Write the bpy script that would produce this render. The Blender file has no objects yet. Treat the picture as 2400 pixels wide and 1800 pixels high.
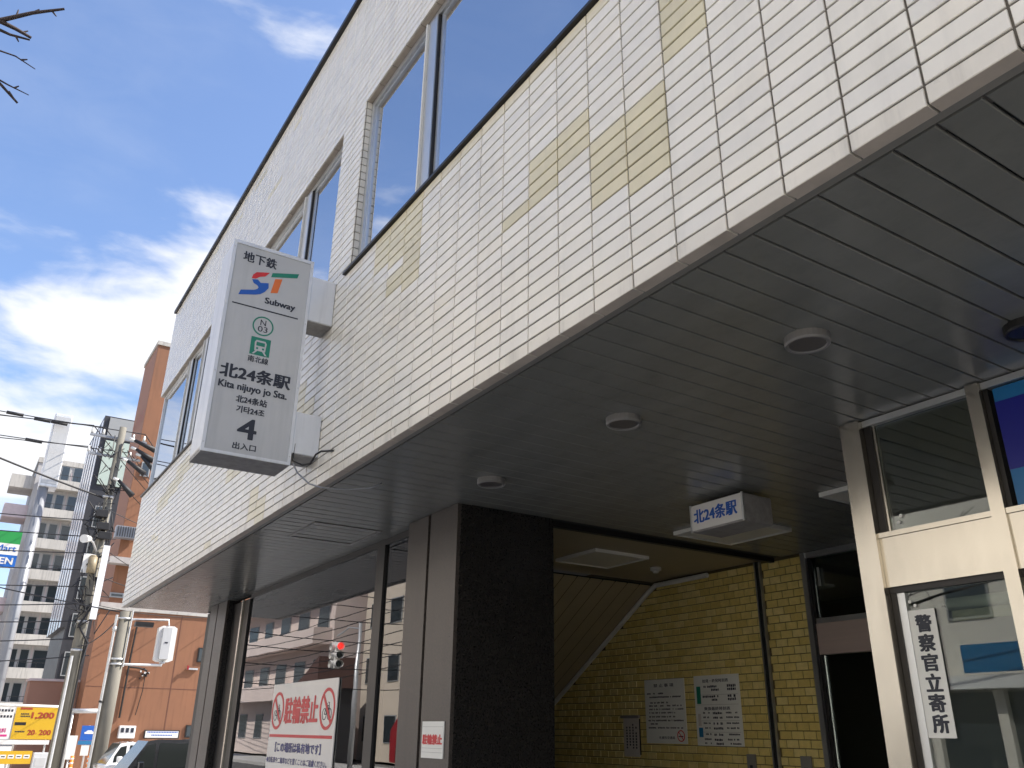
import bpy, math, random
from mathutils import Matrix, Vector
random.seed(7)
R_ = math.radians
sc = bpy.context.scene
C = 1.65                                  # eye height above the pavement; heights below are often given from it

# ------------------------------------------------------------------ camera
cam = bpy.data.cameras.new('camera'); co = bpy.data.objects.new('camera', cam)
sc.collection.objects.link(co); sc.camera = co
cam.sensor_fit = 'HORIZONTAL'; cam.sensor_width = 36.0; cam.lens = 36.0 * 1952.58 / 2400.0
cam.clip_start = 0.05; cam.clip_end = 3000
RW = [(0.54090095, 0.8409964, 0.01229725), (-0.31837108, 0.21825471, -0.92249918), (-0.77850242, 0.49506559, 0.38580311)]
rx, dn, fw = [Vector(v).normalized() for v in RW]
M = Matrix.Identity(4)
for i in range(3):
    M[i][0] = rx[i]; M[i][1] = -dn[i]; M[i][2] = -fw[i]
M[2][3] = C
co.matrix_world = M
FPX = 1952.58
def project(p):
    v = Vector((p[0], p[1], p[2] - C)); z = v.dot(fw)
    return (1200 + FPX * v.dot(rx) / z, 900 + FPX * v.dot(dn) / z, z)

# ------------------------------------------------------------------ sun, sky, exposure
SUN_AZ, SUN_EL = R_(20), R_(46)           # azimuth from +Y towards +X
sun_dir = Vector((math.sin(SUN_AZ) * math.cos(SUN_EL), math.cos(SUN_AZ) * math.cos(SUN_EL), math.sin(SUN_EL)))
sl = bpy.data.lights.new('sun', 'SUN'); sl.energy = 4.15; sl.angle = R_(0.53); sl.color = (1.0, 0.935, 0.845)
so = bpy.data.objects.new('sun', sl); sc.collection.objects.link(so)
so.rotation_euler = sun_dir.to_track_quat('Z', 'Y').to_euler(); so.location = sun_dir * 60
w = bpy.data.worlds.new('World'); sc.world = w; w.use_nodes = True
wn, wl = w.node_tree.nodes, w.node_tree.links; wn.clear()
def N(t, **k):
    n = wn.new(t)
    for a, b in k.items(): setattr(n, a, b)
    return n
def math_(op, a, b=None, c=None, clamp=False):
    n = N('ShaderNodeMath', operation=op, use_clamp=clamp)
    for i, v in enumerate((a, b, c)):
        if v is None: continue
        if isinstance(v, (int, float)): n.inputs[i].default_value = v
        else: wl.new(v, n.inputs[i])
    return n.outputs[0]
sky = N('ShaderNodeTexSky', sky_type='NISHITA', sun_disc=False, sun_elevation=SUN_EL, sun_rotation=SUN_AZ, altitude=20, air_density=1.0, dust_density=1.5, ozone_density=2.0)
tc = N('ShaderNodeTexCoord'); sep = N('ShaderNodeSeparateXYZ'); wl.new(tc.outputs['Generated'], sep.inputs[0])
zc = math_('MAXIMUM', sep.outputs[2], 0.02)
inv = math_('DIVIDE', 1.0, math_('ADD', zc, 0.12))
px_, py_ = math_('MULTIPLY', sep.outputs[0], inv), math_('MULTIPLY', sep.outputs[1], inv)
cmb = N('ShaderNodeCombineXYZ'); wl.new(px_, cmb.inputs[0]); wl.new(py_, cmb.inputs[1])
mp = N('ShaderNodeMapping'); mp.inputs['Location'].default_value = (0.0, 0.0, 0.03); mp.inputs['Scale'].default_value = (1.0, 1.0, 3.0)
wl.new(tc.outputs['Generated'], mp.inputs[0])
def noise(scale, detail, rough, dist, vec=None):
    n = N('ShaderNodeTexNoise'); n.inputs['Scale'].default_value = scale; n.inputs['Detail'].default_value = detail
    n.inputs['Roughness'].default_value = rough; n.inputs['Distortion'].default_value = dist
    wl.new(vec or mp.outputs[0], n.inputs['Vector']); return n.outputs['Fac']
big = noise(3.2, 9, 0.50, 0.25); wisp = noise(9.0, 8, 0.6, 0.6)
cov = N('ShaderNodeMapRange'); cov.inputs['From Min'].default_value = 0.60; cov.inputs['From Max'].default_value = 0.40
cov.inputs['To Min'].default_value = -0.09; cov.inputs['To Max'].default_value = 0.055; wl.new(zc, cov.inputs['Value'])
v0 = math_('ADD', math_('ADD', math_('MULTIPLY', big, 0.86), math_('MULTIPLY', wisp, 0.14)), cov.outputs[0])
mask = N('ShaderNodeMapRange', interpolation_type='SMOOTHSTEP'); mask.inputs['From Min'].default_value = 0.475; mask.inputs['From Max'].default_value = 0.63
wl.new(v0, mask.inputs['Value'])
veil = N('ShaderNodeMapRange', interpolation_type='SMOOTHSTEP'); veil.inputs['From Min'].default_value = 0.48; veil.inputs['From Max'].default_value = 0.75; veil.inputs['To Max'].default_value = 0.10
wl.new(math_('ADD', math_('MULTIPLY', noise(1.7, 7, 0.55, 0.8), 0.75), math_('MULTIPLY', wisp, 0.25)), veil.inputs['Value'])
mix = N('ShaderNodeMix', data_type='RGBA'); wl.new(math_('MAXIMUM', mask.outputs[0], veil.outputs[0]), mix.inputs['Factor'])
skyc = N('ShaderNodeMix', data_type='RGBA', blend_type='MULTIPLY'); skyc.inputs['Factor'].default_value = 1.0
wl.new(sky.outputs[0], skyc.inputs['A']); skyc.inputs['B'].default_value = (1.0, 1.04, 1.15, 1)
wl.new(skyc.outputs['Result'], mix.inputs['A']); mix.inputs['B'].default_value = (4.5, 4.55, 4.7, 1)
bg = N('ShaderNodeBackground'); bg.inputs['Strength'].default_value = 0.112
wl.new(mix.outputs['Result'], bg.inputs['Color'])
wo = N('ShaderNodeOutputWorld'); wl.new(bg.outputs[0], wo.inputs[0])
sc.view_settings.view_transform = 'Standard'; sc.view_settings.look = 'None'
sc.view_settings.exposure = 1.12; sc.view_settings.gamma = 1.0; sc.view_settings.use_curve_mapping = False
sc.cycles.max_bounces = 8; sc.cycles.diffuse_bounces = 4; sc.cycles.glossy_bounces = 4; sc.cycles.transparent_max_bounces = 8
sc.cycles.caustics_reflective = False; sc.cycles.caustics_refractive = False; sc.cycles.sample_clamp_indirect = 6.0

# ------------------------------------------------------------------ materials
MATS = {}
def mat(name, col, rough=0.6, metal=0.0, var=0.0, vscale=3.0, bump=0.0, bscale=60.0, spec=0.5, stretch=(1, 1, 1), ior=1.5, emit=None, coat=0.0, dirt=0.0, island=0.0):
    m = bpy.data.materials.new(name); m.use_nodes = True; nt = m.node_tree; p = nt.nodes['Principled BSDF']
    p.inputs['Roughness'].default_value = rough; p.inputs['Metallic'].default_value = metal
    p.inputs['IOR'].default_value = ior; p.inputs['Specular IOR Level'].default_value = spec; p.inputs['Coat Weight'].default_value = coat
    p.inputs['Base Color'].default_value = (*col, 1)
    if emit: p.inputs['Emission Color'].default_value = (*emit[0], 1); p.inputs['Emission Strength'].default_value = emit[1]
    g = nt.nodes.new('ShaderNodeNewGeometry'); mp = nt.nodes.new('ShaderNodeMapping'); mp.inputs['Scale'].default_value = stretch
    nt.links.new(g.outputs['Position'], mp.inputs[0])
    if var or dirt:
        n = nt.nodes.new('ShaderNodeTexNoise'); n.inputs['Scale'].default_value = vscale; n.inputs['Detail'].default_value = 6; n.inputs['Roughness'].default_value = 0.62
        nt.links.new(mp.outputs[0], n.inputs['Vector'])
        r = nt.nodes.new('ShaderNodeMapRange'); r.inputs['From Min'].default_value = 0.25; r.inputs['From Max'].default_value = 0.75
        r.inputs['To Min'].default_value = 1 - var; r.inputs['To Max'].default_value = 1 + var; nt.links.new(n.outputs['Fac'], r.inputs['Value'])
        mx = nt.nodes.new('ShaderNodeVectorMath'); mx.operation = 'SCALE'; mx.inputs[0].default_value = col
        fac = r.outputs[0]
        def mul(a, b):
            q = nt.nodes.new('ShaderNodeMath'); q.operation = 'MULTIPLY'; nt.links.new(a, q.inputs[0]); nt.links.new(b, q.inputs[1]); return q.outputs[0]
        if island:                                   # every tile fired a little differently
            oi = nt.nodes.new('ShaderNodeObjectInfo'); ad = nt.nodes.new('ShaderNodeMath'); ad.operation = 'ADD'; fr_ = nt.nodes.new('ShaderNodeMath'); fr_.operation = 'FRACT'
            nt.links.new(g.outputs['Random Per Island'], ad.inputs[0]); nt.links.new(oi.outputs['Random'], ad.inputs[1]); nt.links.new(ad.outputs[0], fr_.inputs[0])
            ri = nt.nodes.new('ShaderNodeMapRange'); ri.inputs['To Min'].default_value = 1 - island; ri.inputs['To Max'].default_value = 1 + island * .35; nt.links.new(fr_.outputs[0], ri.inputs['Value']); fac = mul(fac, ri.outputs[0])
        if dirt:                                     # rain streaks and grime
            m3 = nt.nodes.new('ShaderNodeMapping'); m3.inputs['Scale'].default_value = (7, 7, .55); nt.links.new(g.outputs['Position'], m3.inputs[0])
            n3 = nt.nodes.new('ShaderNodeTexNoise'); n3.inputs['Scale'].default_value = 1.0; n3.inputs['Detail'].default_value = 5; n3.inputs['Roughness'].default_value = .65; nt.links.new(m3.outputs[0], n3.inputs['Vector'])
            rd = nt.nodes.new('ShaderNodeMapRange'); rd.inputs['From Min'].default_value = .50; rd.inputs['From Max'].default_value = .74; rd.inputs['To Min'].default_value = 1.0; rd.inputs['To Max'].default_value = 1 - dirt * 1.6; nt.links.new(n3.outputs['Fac'], rd.inputs['Value']); fac = mul(fac, rd.outputs[0])
        nt.links.new(fac, mx.inputs['Scale']); nt.links.new(mx.outputs[0], p.inputs['Base Color'])
        r2 = nt.nodes.new('ShaderNodeMapRange'); r2.inputs['To Min'].default_value = max(0.02, rough * (1 - var * 1.2)); r2.inputs['To Max'].default_value = min(1, rough * (1 + var * 1.2))
        nt.links.new(n.outputs['Fac'], r2.inputs['Value']); nt.links.new(r2.outputs[0], p.inputs['Roughness'])
    if bump:
        n2 = nt.nodes.new('ShaderNodeTexNoise'); n2.inputs['Scale'].default_value = bscale; n2.inputs['Detail'].default_value = 3
        nt.links.new(mp.outputs[0], n2.inputs['Vector'])
        b = nt.nodes.new('ShaderNodeBump'); b.inputs['Strength'].default_value = bump; b.inputs['Distance'].default_value = 0.004
        nt.links.new(n2.outputs['Fac'], b.inputs['Height']); nt.links.new(b.outputs[0], p.inputs['Normal'])
    MATS[name] = m; return m
def glass(name, tint, ior, rough=0.0):
    m = bpy.data.materials.new(name); m.use_nodes = True; nt = m.node_tree; nt.nodes.remove(nt.nodes['Principled BSDF'])
    out = nt.nodes['Material Output']; t = nt.nodes.new('ShaderNodeBsdfTransparent'); t.inputs[0].default_value = (*tint, 1)
    gl = nt.nodes.new('ShaderNodeBsdfGlossy'); gl.inputs['Roughness'].default_value = rough; gl.inputs['Color'].default_value = (0.95, 0.97, 1, 1)
    f = nt.nodes.new('ShaderNodeFresnel'); f.inputs['IOR'].default_value = ior
    n = nt.nodes.new('ShaderNodeTexNoise'); n.inputs['Scale'].default_value = 0.9; g = nt.nodes.new('ShaderNodeNewGeometry'); nt.links.new(g.outputs['Position'], n.inputs['Vector'])
    b = nt.nodes.new('ShaderNodeBump'); b.inputs['Strength'].default_value = 0.12; b.inputs['Distance'].default_value = 0.01; nt.links.new(n.outputs['Fac'], b.inputs['Height'])
    nt.links.new(b.outputs[0], gl.inputs['Normal'])
    mx = nt.nodes.new('ShaderNodeMixShader'); nt.links.new(f.outputs[0], mx.inputs[0]); nt.links.new(t.outputs[0], mx.inputs[1]); nt.links.new(gl.outputs[0], mx.inputs[2])
    nt.links.new(mx.outputs[0], out.inputs[0]); MATS[name] = m; return m

TW = [(0.835, 0.80, 0.71), (0.855, 0.82, 0.73), (0.82, 0.79, 0.715), (0.825, 0.78, 0.675)]
for i, c_ in enumerate(TW): mat('tile_white%d' % i, c_, 0.24, var=0.04, vscale=6, bump=0.10, bscale=220, island=0.06, dirt=0.07)
mat('tile_cream0', (0.73, 0.665, 0.46), 0.28, var=0.06, vscale=6, bump=0.10, bscale=220, island=0.10, dirt=0.08)
mat('tile_cream1', (0.77, 0.715, 0.56), 0.28, var=0.06, vscale=6, bump=0.10, bscale=220, island=0.08, dirt=0.08)
mat('tile_lip', (0.77, 0.725, 0.63), 0.28, var=0.06, vscale=6, bump=0.1, bscale=220, island=0.08, dirt=0.18)
mat('tile_edge', (0.56, 0.48, 0.39), 0.5, var=0.16, vscale=7, bump=0.1, bscale=150)
mat('grout', (0.115, 0.103, 0.088), 0.95, var=0.15, vscale=12)
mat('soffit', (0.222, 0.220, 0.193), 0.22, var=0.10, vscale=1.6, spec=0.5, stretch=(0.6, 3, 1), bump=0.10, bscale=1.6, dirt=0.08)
mat('soffit_gap', (0.012, 0.012, 0.012), 0.9)
mat('soffit_trim', (0.26, 0.245, 0.21), 0.4, var=0.1)
mat('dark_metal', (0.035, 0.033, 0.032), 0.4, metal=0.5, var=0.15, vscale=4)
mat('aluminium', (0.62, 0.63, 0.63), 0.34, metal=0.85, var=0.08, vscale=6, stretch=(1, 1, 0.2))
mat('steel', (0.60, 0.555, 0.475), 0.24, metal=1.0, var=0.14, vscale=9, stretch=(1, 1, 0.35), bump=0.02, bscale=30)
mat('steel_pink', (0.62, 0.50, 0.44), 0.42, metal=0.5, var=0.07, vscale=40, stretch=(0.02, 1, 1))
mat('granite', (0.062, 0.052, 0.045), 0.40, var=0.6, vscale=70, bump=0.04, bscale=200, dirt=0.12)
mat('granite_dark', (0.016, 0.0145, 0.013), 0.28, var=0.2, vscale=60)  # darker copy of granite, for the column core and side slab
mat('yellow0', (0.72, 0.57, 0.20), 0.3, var=0.14, vscale=22, bump=0.2, bscale=90)
mat('yellow1', (0.76, 0.62, 0.25), 0.3, var=0.14, vscale=22, bump=0.2, bscale=90)
mat('yellow2', (0.66, 0.51, 0.165), 0.32, var=0.14, vscale=22, bump=0.2, bscale=90)
mat('yellow_grout', (0.10, 0.075, 0.03), 0.9, var=0.2)
mat('ceiling_inner', (0.38, 0.33, 0.22), 0.5, var=0.08)
mat('slope_panel', (0.42, 0.36, 0.235), 0.45, var=0.1, vscale=3)
mat('white_trim', (0.76, 0.75, 0.70), 0.45, var=0.06)
mat('white_paint', (0.76, 0.76, 0.74), 0.4, var=0.05, vscale=2)
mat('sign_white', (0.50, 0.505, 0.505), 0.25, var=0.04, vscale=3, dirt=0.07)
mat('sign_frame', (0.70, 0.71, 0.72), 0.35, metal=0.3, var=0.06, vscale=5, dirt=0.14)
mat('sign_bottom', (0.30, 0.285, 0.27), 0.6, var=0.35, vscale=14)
mat('ink', (0.018, 0.022, 0.035), 0.5)
mat('red', (0.58, 0.03, 0.035), 0.45, var=0.05); mat('blue', (0.015, 0.10, 0.42), 0.45); mat('green', (0.012, 0.20, 0.13), 0.45)
mat('orange_ink', (0.72, 0.17, 0.04), 0.45); mat('navy', (0.015, 0.02, 0.16), 0.4); mat('sign_blue', (0.012, 0.15, 0.36), 0.35); mat('sign_navy', (0.006, 0.010, 0.22), 0.35); mat('sky_ink', (0.02, 0.16, 0.34), 0.4)
mat('paper', (0.78, 0.78, 0.73), 0.7, var=0.05, vscale=4); mat('pale_paper', (0.62, 0.57, 0.52), 0.7, var=0.06)
mat('board_white', (0.74, 0.72, 0.68), 0.35, var=0.03)
mat('diffuser', (0.74, 0.71, 0.60), 0.45, var=0.03); mat('lens', (0.12, 0.108, 0.10), 0.3); mat('rim', (0.22, 0.21, 0.195), 0.3)
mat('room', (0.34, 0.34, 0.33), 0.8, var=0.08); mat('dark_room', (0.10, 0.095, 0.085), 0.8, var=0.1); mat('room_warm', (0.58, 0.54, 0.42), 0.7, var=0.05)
mat('curtain', (0.72, 0.74, 0.76), 0.8, var=0.05)
mat('asphalt', (0.085, 0.083, 0.08), 0.9, var=0.2, vscale=2, bump=0.3, bscale=80); mat('paving', (0.45, 0.44, 0.42), 0.85, var=0.12, vscale=1.5, bump=0.15, bscale=60)
mat('ground', (0.20, 0.195, 0.185), 0.95, var=0.15, vscale=0.3); mat('kerb', (0.40, 0.39, 0.37), 0.8, var=0.12)
mat('concrete', (0.185, 0.172, 0.14), 0.85, var=0.22, vscale=3, stretch=(1, 1, 0.3), bump=0.2, bscale=60)
mat('pole_grey', (0.27, 0.28, 0.30), 0.4, metal=0.2, var=0.08, vscale=2)
mat('galv', (0.60, 0.60, 0.59), 0.42, metal=0.6, var=0.12, vscale=8)
mat('wire', (0.012, 0.012, 0.014), 0.6); mat('insulator', (0.75, 0.74, 0.70), 0.25)
mat('orange_wall', (0.24, 0.108, 0.056), 0.8, var=0.13, vscale=0.5, dirt=0.12, bump=0.15, bscale=25); mat('joint_line', (0.13, 0.055, 0.035), 0.8); mat('orange_band', (0.40, 0.37, 0.35), 0.8, var=0.15)
mat('orange_dull_shade', (0.29, 0.155, 0.11), 0.8, var=0.08, vscale=0.6)  # tower's street face, shade put into the colour; boundary wall shares it
mat('apt_wall', (0.42, 0.41, 0.40), 0.85, dirt=0.2, var=0.16, vscale=0.35, stretch=(1, 1, 0.35)); mat('apt_band', (0.46, 0.44, 0.40), 0.85, dirt=0.25, var=0.18, vscale=0.6, stretch=(1, 1, 0.3))
mat('apt_pink', (0.50, 0.42, 0.42), 0.85, var=0.1)
mat('pane_far', (0.035, 0.045, 0.05), 0.08, spec=0.8); mat('frame_far', (0.30, 0.31, 0.31), 0.5)
mat('black_clad', (0.03, 0.031, 0.036), 0.5, var=0.15); mat('fin', (0.85, 0.86, 0.88), 0.15, spec=0.8)
mat('billboard', (0.42, 0.50, 0.44), 0.5, var=0.06)
mat('yellow_board', (0.60, 0.36, 0.015), 0.45, var=0.04); mat('brown_ink', (0.34, 0.05, 0.015), 0.5); mat('magenta', (0.55, 0.03, 0.20), 0.5)
mat('conv_green', (0.02, 0.28, 0.06), 0.4); mat('conv_blue', (0.012, 0.12, 0.46), 0.4)
mat('cone_orange', (0.80, 0.22, 0.02), 0.5, var=0.05); mat('transformer', (0.26, 0.21, 0.13), 0.5, var=0.2)
mat('car_dark', (0.018, 0.019, 0.021), 0.2, metal=0.3, coat=1.0); mat('car_white', (0.74, 0.74, 0.72), 0.22, coat=1.0)
mat('car_glass', (0.014, 0.017, 0.016), 0.08, spec=0.4); mat('tyre', (0.02, 0.02, 0.02), 0.85); mat('chrome', (0.7, 0.7, 0.7), 0.15, metal=1.0)
mat('lamp_glass', (0.75, 0.75, 0.75), 0.15); mat('bark', (0.05, 0.035, 0.032), 0.85, var=0.3, vscale=20, bump=0.4, bscale=40)
mat('pink_wall', (0.66, 0.56, 0.51), 0.85, var=0.08, vscale=0.4); mat('tan_wall', (0.62, 0.54, 0.44), 0.85, var=0.08, vscale=0.3)
mat('beige_wall', (0.74, 0.70, 0.62), 0.85, var=0.08, vscale=0.3); mat('white_wall', (0.77, 0.765, 0.745), 0.85, var=0.06, vscale=0.3); mat('brown_roof', (0.11, 0.06, 0.05), 0.7)
mat('lit_red', (0.7, 0.02, 0.02), 0.3, emit=((1, 0.03, 0.02), 3.0)); mat('lit_green', (0.02, 0.4, 0.05), 0.3, emit=((0.02, 0.9, 0.1), 1.2))
mat('lens_dark', (0.02, 0.03, 0.025), 0.2); mat('deep_red', (0.30, 0.015, 0.02), 0.5); mat('purple', (0.06, 0.02, 0.22), 0.45)
glass('glass_upper', (0.40, 0.44, 0.48), 25.0); glass('glass_shop', (0.50, 0.52, 0.50), 2.1); glass('glass_door', (0.72, 0.76, 0.72), 1.6)

# ------------------------------------------------------------------ mesh helpers
COL = sc.collection
class MB:
    def __init__(s): s.v, s.f, s.mi, s.mats = [], [], [], []; s.sm = []
    def mid(s, m):
        if m not in s.mats: s.mats.append(m)
        return s.mats.index(m)
    def face(s, pts, m='white_paint', smooth=False):
        n = len(s.v); s.v += [tuple(p) for p in pts]; s.f.append(tuple(range(n, n + len(pts)))); s.mi.append(s.mid(m)); s.sm.append(smooth); return s
    def box(s, x0, x1, y0, y1, z0, z1, m='white_paint'):
        n = len(s.v); x0, x1 = min(x0, x1), max(x0, x1); y0, y1 = min(y0, y1), max(y0, y1); z0, z1 = min(z0, z1), max(z0, z1)
        s.v += [(x0,y0,z0),(x1,y0,z0),(x1,y1,z0),(x0,y1,z0),(x0,y0,z1),(x1,y0,z1),(x1,y1,z1),(x0,y1,z1)]
        for q in ((0,3,2,1),(4,5,6,7),(0,1,5,4),(1,2,6,5),(2,3,7,6),(3,0,4,7)):
            s.f.append(tuple(n + i for i in q)); s.mi.append(s.mid(m)); s.sm.append(False)
        return s
    def bevbox(s, x0, x1, y0, y1, z0, z1, b, m='white_paint'):
        """box with chamfered edges along every axis (26 faces)"""
        import bmesh
        bm = bmesh.new(); bmesh.ops.create_cube(bm, size=1)
        for v in bm.verts: v.co = Vector((x0 + (v.co.x + .5) * (x1 - x0), y0 + (v.co.y + .5) * (y1 - y0), z0 + (v.co.z + .5) * (z1 - z0)))
        bmesh.ops.bevel(bm, geom=bm.edges[:], offset=b, segments=2, affect='EDGES', profile=0.5)
        n = len(s.v); bm.verts.index_update(); s.v += [tuple(v.co) for v in bm.verts]
        for f in bm.faces: s.f.append(tuple(n + v.index for v in f.verts)); s.mi.append(s.mid(m)); s.sm.append(False)
        bm.free(); return s
    def tube(s, p0, p1, r0, m='galv', r1=None, n=12, caps=True):
        p0, p1 = Vector(p0), Vector(p1); r1 = r0 if r1 is None else r1
        d = (p1 - p0).normalized(); a = d.orthogonal().normalized(); b = d.cross(a); k = len(s.v)
        for p, r in ((p0, r0), (p1, r1)):
            for i in range(n):
                t = 2 * math.pi * i / n; s.v.append(tuple(p + a * (r * math.cos(t)) + b * (r * math.sin(t))))
        for i in range(n):
            j = (i + 1) % n; s.f.append((k + i, k + j, k + n + j, k + n + i)); s.mi.append(s.mid(m)); s.sm.append(True)
        if caps:
            s.f.append(tuple(k + n - 1 - i for i in range(n))); s.mi.append(s.mid(m)); s.sm.append(False)
            s.f.append(tuple(k + n + i for i in range(n))); s.mi.append(s.mid(m)); s.sm.append(False)
        return s
    def path(s, pts, r, m='wire', n=6, r1=None):
        r1 = r if r1 is None else r1; pts = [Vector(p) for p in pts]; k = len(s.v); L = len(pts)
        for i, p in enumerate(pts):
            d = (pts[min(i + 1, L - 1)] - pts[max(i - 1, 0)]).normalized(); a = d.cross(Vector((0.31, 0.17, 0.93))).normalized(); b = d.cross(a)
            rr = r + (r1 - r) * i / max(1, L - 1)
            for q in range(n):
                t = 2 * math.pi * q / n; s.v.append(tuple(p + a * (rr * math.cos(t)) + b * (rr * math.sin(t))))
        for i in range(L - 1):
            for q in range(n):
                j = (q + 1) % n; s.f.append((k + i*n + q, k + i*n + j, k + (i+1)*n + j, k + (i+1)*n + q)); s.mi.append(s.mid(m)); s.sm.append(True)
        return s
    def prism(s, poly, axis, a0, a1, m='white_paint', hole=False):
        """polygon (list of 2-tuples) extruded along axis 'x','y' or 'z'"""
        def P(u, v, t): return (t, u, v) if axis == 'x' else ((u, t, v) if axis == 'y' else (u, v, t))
        k = len(s.v); n = len(poly); s.v += [P(u, v, a0) for u, v in poly] + [P(u, v, a1) for u, v in poly]
        s.f.append(tuple(range(k, k + n))); s.f.append(tuple(range(k + 2*n - 1, k + n - 1, -1))); s.mi += [s.mid(m)] * 2; s.sm += [False] * 2
        for i in range(n):
            j = (i + 1) % n; s.f.append((k + j, k + i, k + n + i, k + n + j)); s.mi.append(s.mid(m)); s.sm.append(False)
        return s
    def ring(s, cx, cz, ro, ri, axis, a0, a1, m, n=40, sx=1.0):
        for i in range(n):
            t0, t1 = 2*math.pi*i/n, 2*math.pi*(i+1)/n
            s.prism([(cx+sx*ri*math.cos(t0), cz+ri*math.sin(t0)), (cx+sx*ro*math.cos(t0), cz+ro*math.sin(t0)), (cx+sx*ro*math.cos(t1), cz+ro*math.sin(t1)), (cx+sx*ri*math.cos(t1), cz+ri*math.sin(t1))], axis, a0, a1, m)
        return s
    def mesh(s, name):
        me = bpy.data.meshes.new(name); me.from_pydata(s.v, [], s.f)
        for m in s.mats: me.materials.append(MATS[m])
        me.polygons.foreach_set('material_index', s.mi); me.polygons.foreach_set('use_smooth', s.sm)
        me.update(); return me
    def build(s, name, parent=None):
        import bmesh
        me = s.mesh(name); bm = bmesh.new(); bm.from_mesh(me); bmesh.ops.recalc_face_normals(bm, faces=bm.faces[:]); bm.to_mesh(me); bm.free()
        return link(name, me, parent)
def _stuff(s, name, parent=None):
    o = s.build(name, parent); o['kind'] = 'stuff'; return o
MB.build_stuff = _stuff
def link(name, data, parent=None):
    o = bpy.data.objects.new(name, data); COL.objects.link(o)
    if parent:
        o.parent = parent
        o.matrix_parent_inverse = Matrix.Translation(-parent_world(parent))
    return o
def parent_world(o):
    v = Vector(o.location) if o.type == 'EMPTY' else Vector((0, 0, 0))
    return v
def tag(o, label=None, cat=None, group=None, kind=None):
    if label: o['label'] = label
    if cat: o['category'] = cat
    if group: o['group'] = group
    if kind: o['kind'] = kind
    return o
def thing(name, loc, label, cat, group=None):
    o = bpy.data.objects.new(name, None); COL.objects.link(o); o.location = loc; o.empty_display_size = 0.2
    return tag(o, label, cat, group)
def B(x0, x1, y0, y1, z0, z1, m): return MB().box(x0, x1, y0, y1, z0, z1, m)

def lettering(body, m, parent, centre, size, face, bold=0.0, xs=1.0, width=None, height=None, depth=0.0015, name='lettering', slant=0.0, spacing=1.0, line=1.0):
    """flat print, centred on a point; face gives (right, up) of the surface"""
    cu = bpy.data.curves.new('t', 'FONT'); cu.body = body; cu.size = size; cu.align_x = 'CENTER'; cu.align_y = 'CENTER'
    cu.extrude = 0.0; cu.resolution_u = 3; cu.space_character = spacing; cu.space_line = line
    to = bpy.data.objects.new('t', cu); COL.objects.link(to)
    me = bpy.data.meshes.new_from_object(to.evaluated_get(bpy.context.evaluated_depsgraph_get()))
    bpy.data.objects.remove(to); bpy.data.curves.remove(cu)
    if not me.vertices: return None
    xs_ = [v.co.x for v in me.vertices]; ys_ = [v.co.y for v in me.vertices]
    wx, hy = max(xs_) - min(xs_), max(ys_) - min(ys_); cx, cy = (max(xs_) + min(xs_)) / 2, (max(ys_) + min(ys_)) / 2
    kx = (width / wx) if width else xs; ky = (height / hy) if height else (kx if width and not height else 1.0)
    r, u = Vector(face[0]), Vector(face[1]); n = r.cross(u); c = Vector(centre)
    bw = bold
    base = [((v.co.x - cx) * kx, (v.co.y - cy) * ky) for v in me.vertices]; polys = [tuple(p.vertices) for p in me.polygons]; bpy.data.meshes.remove(me)
    sh = [(0, 0)] + ([(bw * .5, bw * .2), (-bw * .5, -bw * .2), (bw * .5, -bw * .2), (-bw * .5, bw * .2), (0, bw * .3), (0, -bw * .3)] if bw else [])
    vs, fs = [], []
    for i, (sx_, sy_) in enumerate(sh):
        q = len(vs); vs += [tuple(c + r * (a + sx_) + u * (b + sy_) + n * (depth + i * max(.00012, depth * .1))) for a, b in base]; fs += [tuple(q + j for j in p) for p in polys]
    me = bpy.data.meshes.new(name); me.from_pydata(vs, [], fs); me.materials.append(MATS[m]); me.update()
    return link(name, me, parent)
FX = ((0, 1, 0), (0, 0, 1))          # a face that looks towards +X
FY = ((1, 0, 0), (0, 0, 1))          # a face that looks towards -Y
FYP = ((-1, 0, 0), (0, 0, 1))        # a face that looks towards +Y

# ================================================================== the setting
tag(B(-600, 400, -500, 700, -0.30, -0.14, 'ground').build('ground'), kind='structure')
tag(B(-160, 60, -9.3, -2.7, -0.135, -0.125, 'asphalt').build('road'), kind='structure')
tag(B(-160, 60, -2.5, 16, -0.13, 0.0, 'paving').build('pavement'), kind='structure')
tag(B(-160, 60, -2.7, -2.5, -0.13, 0.012, 'kerb').build('kerb'), kind='structure')
tag(B(-160, 60, -13.0, -9.5, -0.13, 0.0, 'paving').build('pavement'), kind='structure')
tag(B(-160, 60, -9.5, -9.3, -0.13, 0.012, 'kerb').build('kerb'), kind='structure')
mk = MB()
for i in range(40): mk.box(-120 + i * 4.5, -117.6 + i * 4.5, -6.06, -5.94, -0.124, -0.120, 'white_paint')
tag(mk.build('lane_marking'), 'broken white centre line painted along the road', None, kind='structure')

# ================================================================== the station building
FYF = 1.83                                  # facade plane
ZB = C + 1.525                              # underside of the facade
TPX, TPZ, X0T = 0.235, 0.068, -0.639
XL, XR = X0T - TPX * 52, X0T + TPX * 12     # ends of the facade
def colx(k): return X0T - TPX * k
bld = thing('station_building', (-5, 4, 0), 'two storey station building clad in pale glazed tiles with deep soffit over its entrance', 'building')
NROW = 67
ZS, ZH, ZT = ZB + 23 * TPZ, ZB + 46 * TPZ, ZB + NROW * TPZ
BAYS = [(3, 18), (21, 36), (39, 51)]        # tile columns taken by the three windows
def bay_x(b):
    return (colx(b[1] + 1) + (0.05 if b[1] == 51 else 0.0), colx(b[0]))
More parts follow.
